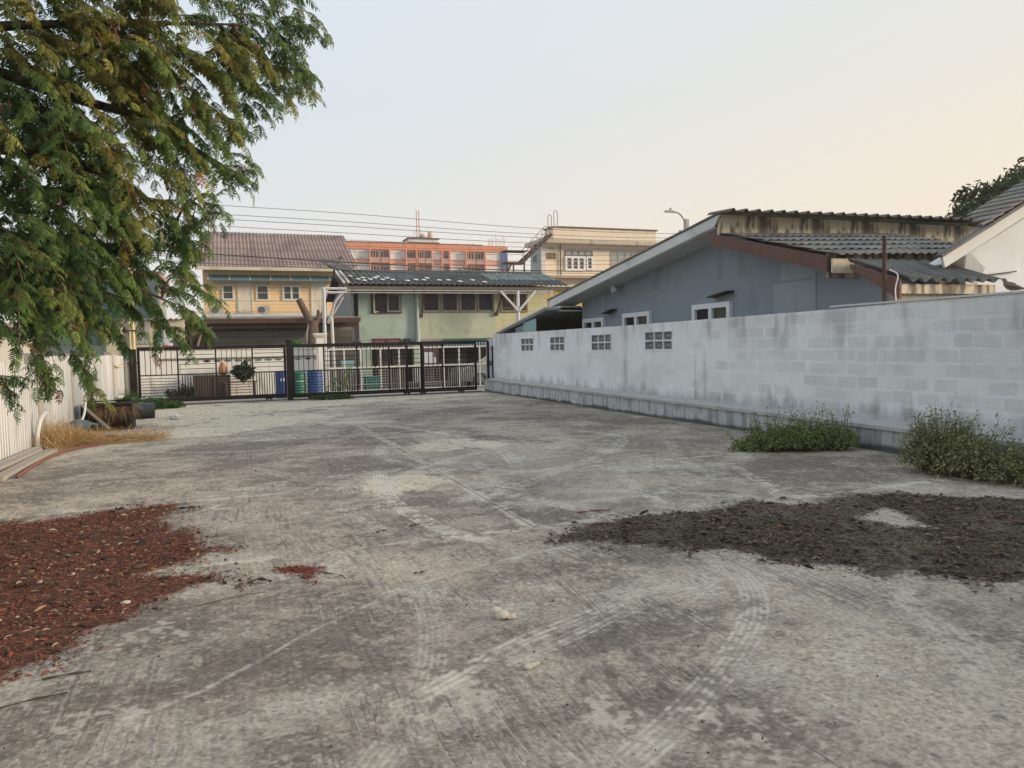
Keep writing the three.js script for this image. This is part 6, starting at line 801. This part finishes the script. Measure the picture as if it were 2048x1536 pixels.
roundTree('street_tree', 'small yellowish tree in front of the distant apartment block', [33.6, -0.2, -112], 9, [[33.0, 12.2, -112, 1.7], [35.2, 12.8, -112, 1.9], [34.4, 10.8, -112, 2.0]], 1500, [[0.16, 0.16, 0.05], [0.12, 0.13, 0.045]], 72, 2.2);
roundTree('garden_tree', 'dark garden tree behind the neighbour building', [-9, -0.2, -40], 4, [[-9, 5.6, -40, 2.2], [-7.2, 4.8, -40, 1.6], [-11, 5.0, -40, 2.0]], 3500, [[0.03, 0.055, 0.02], [0.045, 0.075, 0.028]], 73, 1.6);

// ================================================================ litter on the ground
const litter = (name, n, poly, seed, geos, palette, edgeW, skip, o = {}) => {
  const r = rng(seed), xs = poly.map((p) => p[0]), zs = poly.map((p) => p[1]), x0 = Math.min(...xs) - 0.2, x1 = Math.max(...xs) + 0.2, z0 = Math.min(...zs) - 0.2, z1 = Math.max(...zs) + 0.2, lists = geos.map(() => []), cs = geos.map(() => []); let guard = 0;
  for (let k = 0; k < n && guard < n * 30; guard++) { const x = x0 + r() * (x1 - x0), z = z0 + r() * (z1 - z0), s = signed(poly, x, z) + 0.42 * (fbm(x * 4, z * 4 + (o.shape ?? 0), 4) - 0.5); if (o.thin && r() < o.thin * sstep(0.45, 0.62, fbm(x * 3 + 50, z * 3, 4))) continue; if (s < -edgeW || r() > sstep(-edgeW, edgeW * 1.2, s)) continue; if (skip && signed(skip, x, z) > -0.06 + 0.14 * r()) continue; k++;
    const g = Math.floor(r() * geos.length), a = r() * 6.283, tilt = (r() - 0.5) * (o.tilt ?? 0.7), e = new THREE.Matrix4().makeRotationFromEuler(new THREE.Euler(tilt, a, (r() - 0.5) * (o.tilt ?? 0.7), 'YXZ')), sc = 0.4 + 1.5 * Math.pow(r(), 3); e.scale(V(sc, sc, sc)); e.setPosition(x, 0.003 + (o.pile ?? 0.012) * r(), z); lists[g].push(e); const p = palette[Math.floor(r() * palette.length)], b = 0.65 + 0.7 * r(); cs[g].push(col(p[0] * b, p[1] * b, p[2] * b)); }
  const grp = new THREE.Group(); grp.name = name; scene.add(grp); grp.userData = { kind: 'stuff', label: o.label, category: 'leaf litter' };
  geos.forEach((g, i) => { const e = copies('leaf_bits', g, o.m ?? LITTER, lists[i], grp, cs[i]); e.userData = { kind: 'stuff' }; }); return grp;
};
const LITTER = new THREE.MeshPhysicalMaterial({ roughness: 0.9, side: THREE.DoubleSide, specularIntensity: 0.25 });
const bigCurl = strip(0.048, 0.018, 0.022, 4), chip = strip(0.021, 0.0075, 0.005, 2), curl = strip(0.028, 0.010, 0.012, 3), needle = strip(0.05, 0.0025, 0.004, 2), clod = new THREE.DodecahedronGeometry(0.009, 0).scale(1.4, 0.7, 1), podBit = vtube([V(0, 0, 0), V(0.02, 0.006, 0.004), V(0.045, 0.002, 0)], [0.003, 0.007, 0.002], 5);
for (const g of [bigCurl, chip, curl, needle, clod, podBit]) { g.deleteAttribute('uv'); }
litter('red_leaf_litter', 60000, RED, 301, [chip, chip, curl, needle], [[0.23, 0.075, 0.048], [0.17, 0.055, 0.036], [0.28, 0.125, 0.07], [0.11, 0.052, 0.036], [0.19, 0.066, 0.043], [0.085, 0.055, 0.042]], 0.16, null, { label: 'russet drift of fallen leaflets and pods on the concrete', shape: 30, pile: 0.007, thin: 0.5 });
litter('red_leaf_litter_001', 900, REDSMALL, 302, [chip, curl, needle], [[0.20, 0.05, 0.034], [0.15, 0.040, 0.026]], 0.04, null, { label: 'small russet patch of leaflets beside the twigs', pile: 0.004, shape: 30 });
litter('pod_litter', 2600, RED, 303, [podBit, clod, curl], [[0.085, 0.055, 0.04], [0.045, 0.034, 0.028], [0.30, 0.20, 0.12], [0.055, 0.042, 0.034], [0.34, 0.26, 0.18], [0.07, 0.048, 0.036], [0.10, 0.08, 0.06], [0.09, 0.06, 0.045]], 0.22, null, { label: 'dark pods and pale husks strewn over the russet leaflets', pile: 0.012, shape: 30 });
litter('dark_leaf_litter', 40000, DARK, 304, [chip, curl, chip, needle], [[0.085, 0.07, 0.052], [0.125, 0.10, 0.073], [0.055, 0.046, 0.036], [0.165, 0.135, 0.097], [0.095, 0.064, 0.047]], 0.14, HOLE, { label: 'dark brown drift of rotted leaves on the concrete', pile: 0.006, thin: 0.75 });
litter('dark_leaf_litter_001', 5200, DARK, 305, [bigCurl, curl, podBit], [[0.07, 0.05, 0.04], [0.20, 0.15, 0.10], [0.13, 0.095, 0.07], [0.045, 0.035, 0.03], [0.11, 0.085, 0.062], [0.15, 0.085, 0.06]], 0.18, HOLE, { label: 'curled whole leaves and stalks scattered over the dark drift', pile: 0.012, thin: 0.5 });
{
  const r = rng(404), list = [], cs = []; for (let k = 0; k < 620; k++) { const z = -2.2 - 20 * Math.pow(r(), 1.9), x = -2.8 + r() * 10.2; const e = new THREE.Matrix4().makeRotationFromEuler(new THREE.Euler(r() * 6, r() * 6, r() * 6)), s = 0.25 + 0.75 * r() * r(); e.scale(V(s, s, s)); e.setPosition(x, 0.004 * s, z); list.push(e); const q = r(); cs.push(q < 0.55 ? col(0.05, 0.042, 0.036) : q < 0.75 ? col(0.5, 0.46, 0.40) : q < 0.9 ? col(0.20, 0.10, 0.06) : col(0.25, 0.22, 0.18)); }
  const e = copies('grit', clod, LITTER, list, scene, cs); e.userData = { kind: 'stuff', label: 'scattered grit and crumbs over the concrete', category: 'grit' };
}
{ // dry straw along the fence
  const r = rng(505), list = [], cs = [], bl = strip(0.30, 0.004, 0.12, 4); bl.deleteAttribute('uv');
  const put = (x, z, y, up) => { const X = V(r() - 0.5, up * r(), r() - 0.5).normalize(), Z = new THREE.Vector3().crossVectors(X, rv(r)).normalize(), Y = new THREE.Vector3().crossVectors(Z, X); list.push(frameOf(X, Y, Z, V(x, y, z), 0.5 + 0.9 * r())); const b = 0.7 + 0.6 * r(); cs.push(r() < 0.75 ? col(0.42 * b, 0.27 * b, 0.12 * b) : col(0.52 * b, 0.40 * b, 0.22 * b)); };
  for (let k = 0; k < 2000; k++) { const a = r() * 6.28, q = Math.sqrt(r()); put(-2.84 + 0.32 * q * Math.cos(a), -14.1 + 0.65 * q * Math.sin(a), 0.02 + 0.30 * (1 - q) * r(), 0.8); }
  for (let k = 0; k < 2600; k++) { const u = r(); put(-2.7 + 1.5 * u * u + 0.15 * (r() - 0.5), -14.3 - 0.55 * (r() - 0.3), 0.01 + 0.05 * r(), 0.25); }
  const e = copies('dry_straw', bl, LITTER, list, scene, cs); e.userData = { kind: 'stuff', label: 'heap of dry golden straw at the fence foot', category: 'straw' };
  const l2 = [], c2 = []; for (let k = 0; k < 900; k++) { const x = -2.75 + 0.75 * r(), X = V(r() - 0.5, -1.4 * r(), 0.4 * r()).normalize(), Z = new THREE.Vector3().crossVectors(X, rv(r)).normalize(), Y = new THREE.Vector3().crossVectors(Z, X); l2.push(frameOf(X, Y, Z, V(x, 0.55 - 0.1 * r(), -16.95 - 0.3 * r()), 0.7 + 0.7 * r())); const b = 0.7 + 0.6 * r(); c2.push(col(0.36 * b, 0.23 * b, 0.12 * b)); }
  const e2 = copies('dry_straw', bl, LITTER, l2, scene, c2); e2.userData = { kind: 'stuff', label: 'dry straw hanging over the charred cabinet', category: 'straw' };
}
// single stones, twigs and pods
function lump(x, z, s, seed) { const g = new THREE.IcosahedronGeometry(s, 3), p = g.attributes.position; for (let i = 0; i < p.count; i++) { const v = V(p.getX(i), p.getY(i), p.getZ(i)), k = 0.72 + 0.55 * fbm(v.x / s * 1.3 + seed, v.y / s * 1.3 + v.z / s + seed * 3, 3); p.setXYZ(i, v.x * k * 1.25, v.y * k * 0.8, v.z * k); } g.computeVertexNormals(); return g.translate(x, s * 0.55, z); }
const STONE = mat([0.66, 0.61, 0.50], { v: 'plaster', S: 0.1, bump: 0.003, bs: 0.05 });
single('stone', [lump(1.33, -3.80, 0.035, 3), lump(1.30, -3.83, 0.026, 9).translate(0, 0.025, 0), lump(1.37, -3.78, 0.022, 5)], STONE, 'knobbly pale stone lying alone on the concrete', 'stone', [1.33, 0, -3.8]);
single('stone', [lump(1.22, -3.15, 0.018, 4), lump(1.25, -3.16, 0.016, 7), lump(1.275, -3.175, 0.013, 2), cyl(V(1.19, 0.02, -3.19), V(1.215, 0.016, -3.17), 0.006, 0.006, 6)], STONE, 'lumpy broken pale husk near the knobbly stone', 'stone', [1.23, 0, -3.15]);
single('stone', lump(-0.68, -4.97, 0.022, 6).scale(1, 0.6, 1), STONE, 'smooth pale pebble among the russet leaflets', 'stone', [-0.68, 0, -4.97]);
const TW = mat([0.075, 0.055, 0.042], { v: 'wood', S: 0.2 });
[['short dark twig beside the tread marks', [[1.06, -4.80], [1.15, -4.80]], 0.009], ['forked twig beside the small russet patch', [[0.50, -5.08], [0.60, -4.96], [0.62, -4.90]], 0.007], ['dark stick at the edge of the russet drift', [[-0.90, -3.93], [-0.78, -3.93], [-0.70, -3.94]], 0.009], ['long dark stick below the russet drift', [[-1.05, -3.66], [-0.90, -3.70], [-0.76, -3.73]], 0.008], ['stub of twig lying past the slab joint', [[1.03, -6.02], [1.13, -6.05]], 0.011], ['tiny stub of twig by the curved tyre track', [[1.33, -6.1], [1.40, -6.1]], 0.012], ['dark pod beside the lime stain', [[-0.56, -7.75], [-0.46, -7.70], [-0.38, -7.74]], 0.022], ['clump of brown pods beside the russet drift', [[0.02, -5.02], [0.09, -5.05], [0.16, -5.0]], 0.018], ['russet twig near the tip of the dark leaf drift', [[2.80, -5.93], [2.95, -5.90], [3.12, -5.90]], 0.012], ['pale straw stalk on the russet drift', [[-1.22, -4.63], [-1.08, -4.72]], 0.005], ['thin dry stem beside the slab joint', [[-0.28, -4.72], [0.0, -4.82], [0.12, -4.83]], 0.004]].forEach(([label, p, rd], i) => { const c = curve(p.map(([x, z], k) => V(x, rd * (1 + 0.5 * (k % 2)), z)), 10); single(i === 6 || i === 7 ? 'seed_pod' : 'twig', vtube(c, c.map((_, k) => rd * 0.7 * (0.65 + 0.35 * Math.sin(k * 1.3))), 7), i === 9 ? mat([0.45, 0.35, 0.22]) : i === 8 ? mat([0.16, 0.055, 0.04]) : TW, label, i === 6 || i === 7 ? 'seed pod' : 'twig', [p[0][0], 0, p[0][1]]); });

renderer.render(scene, camera);
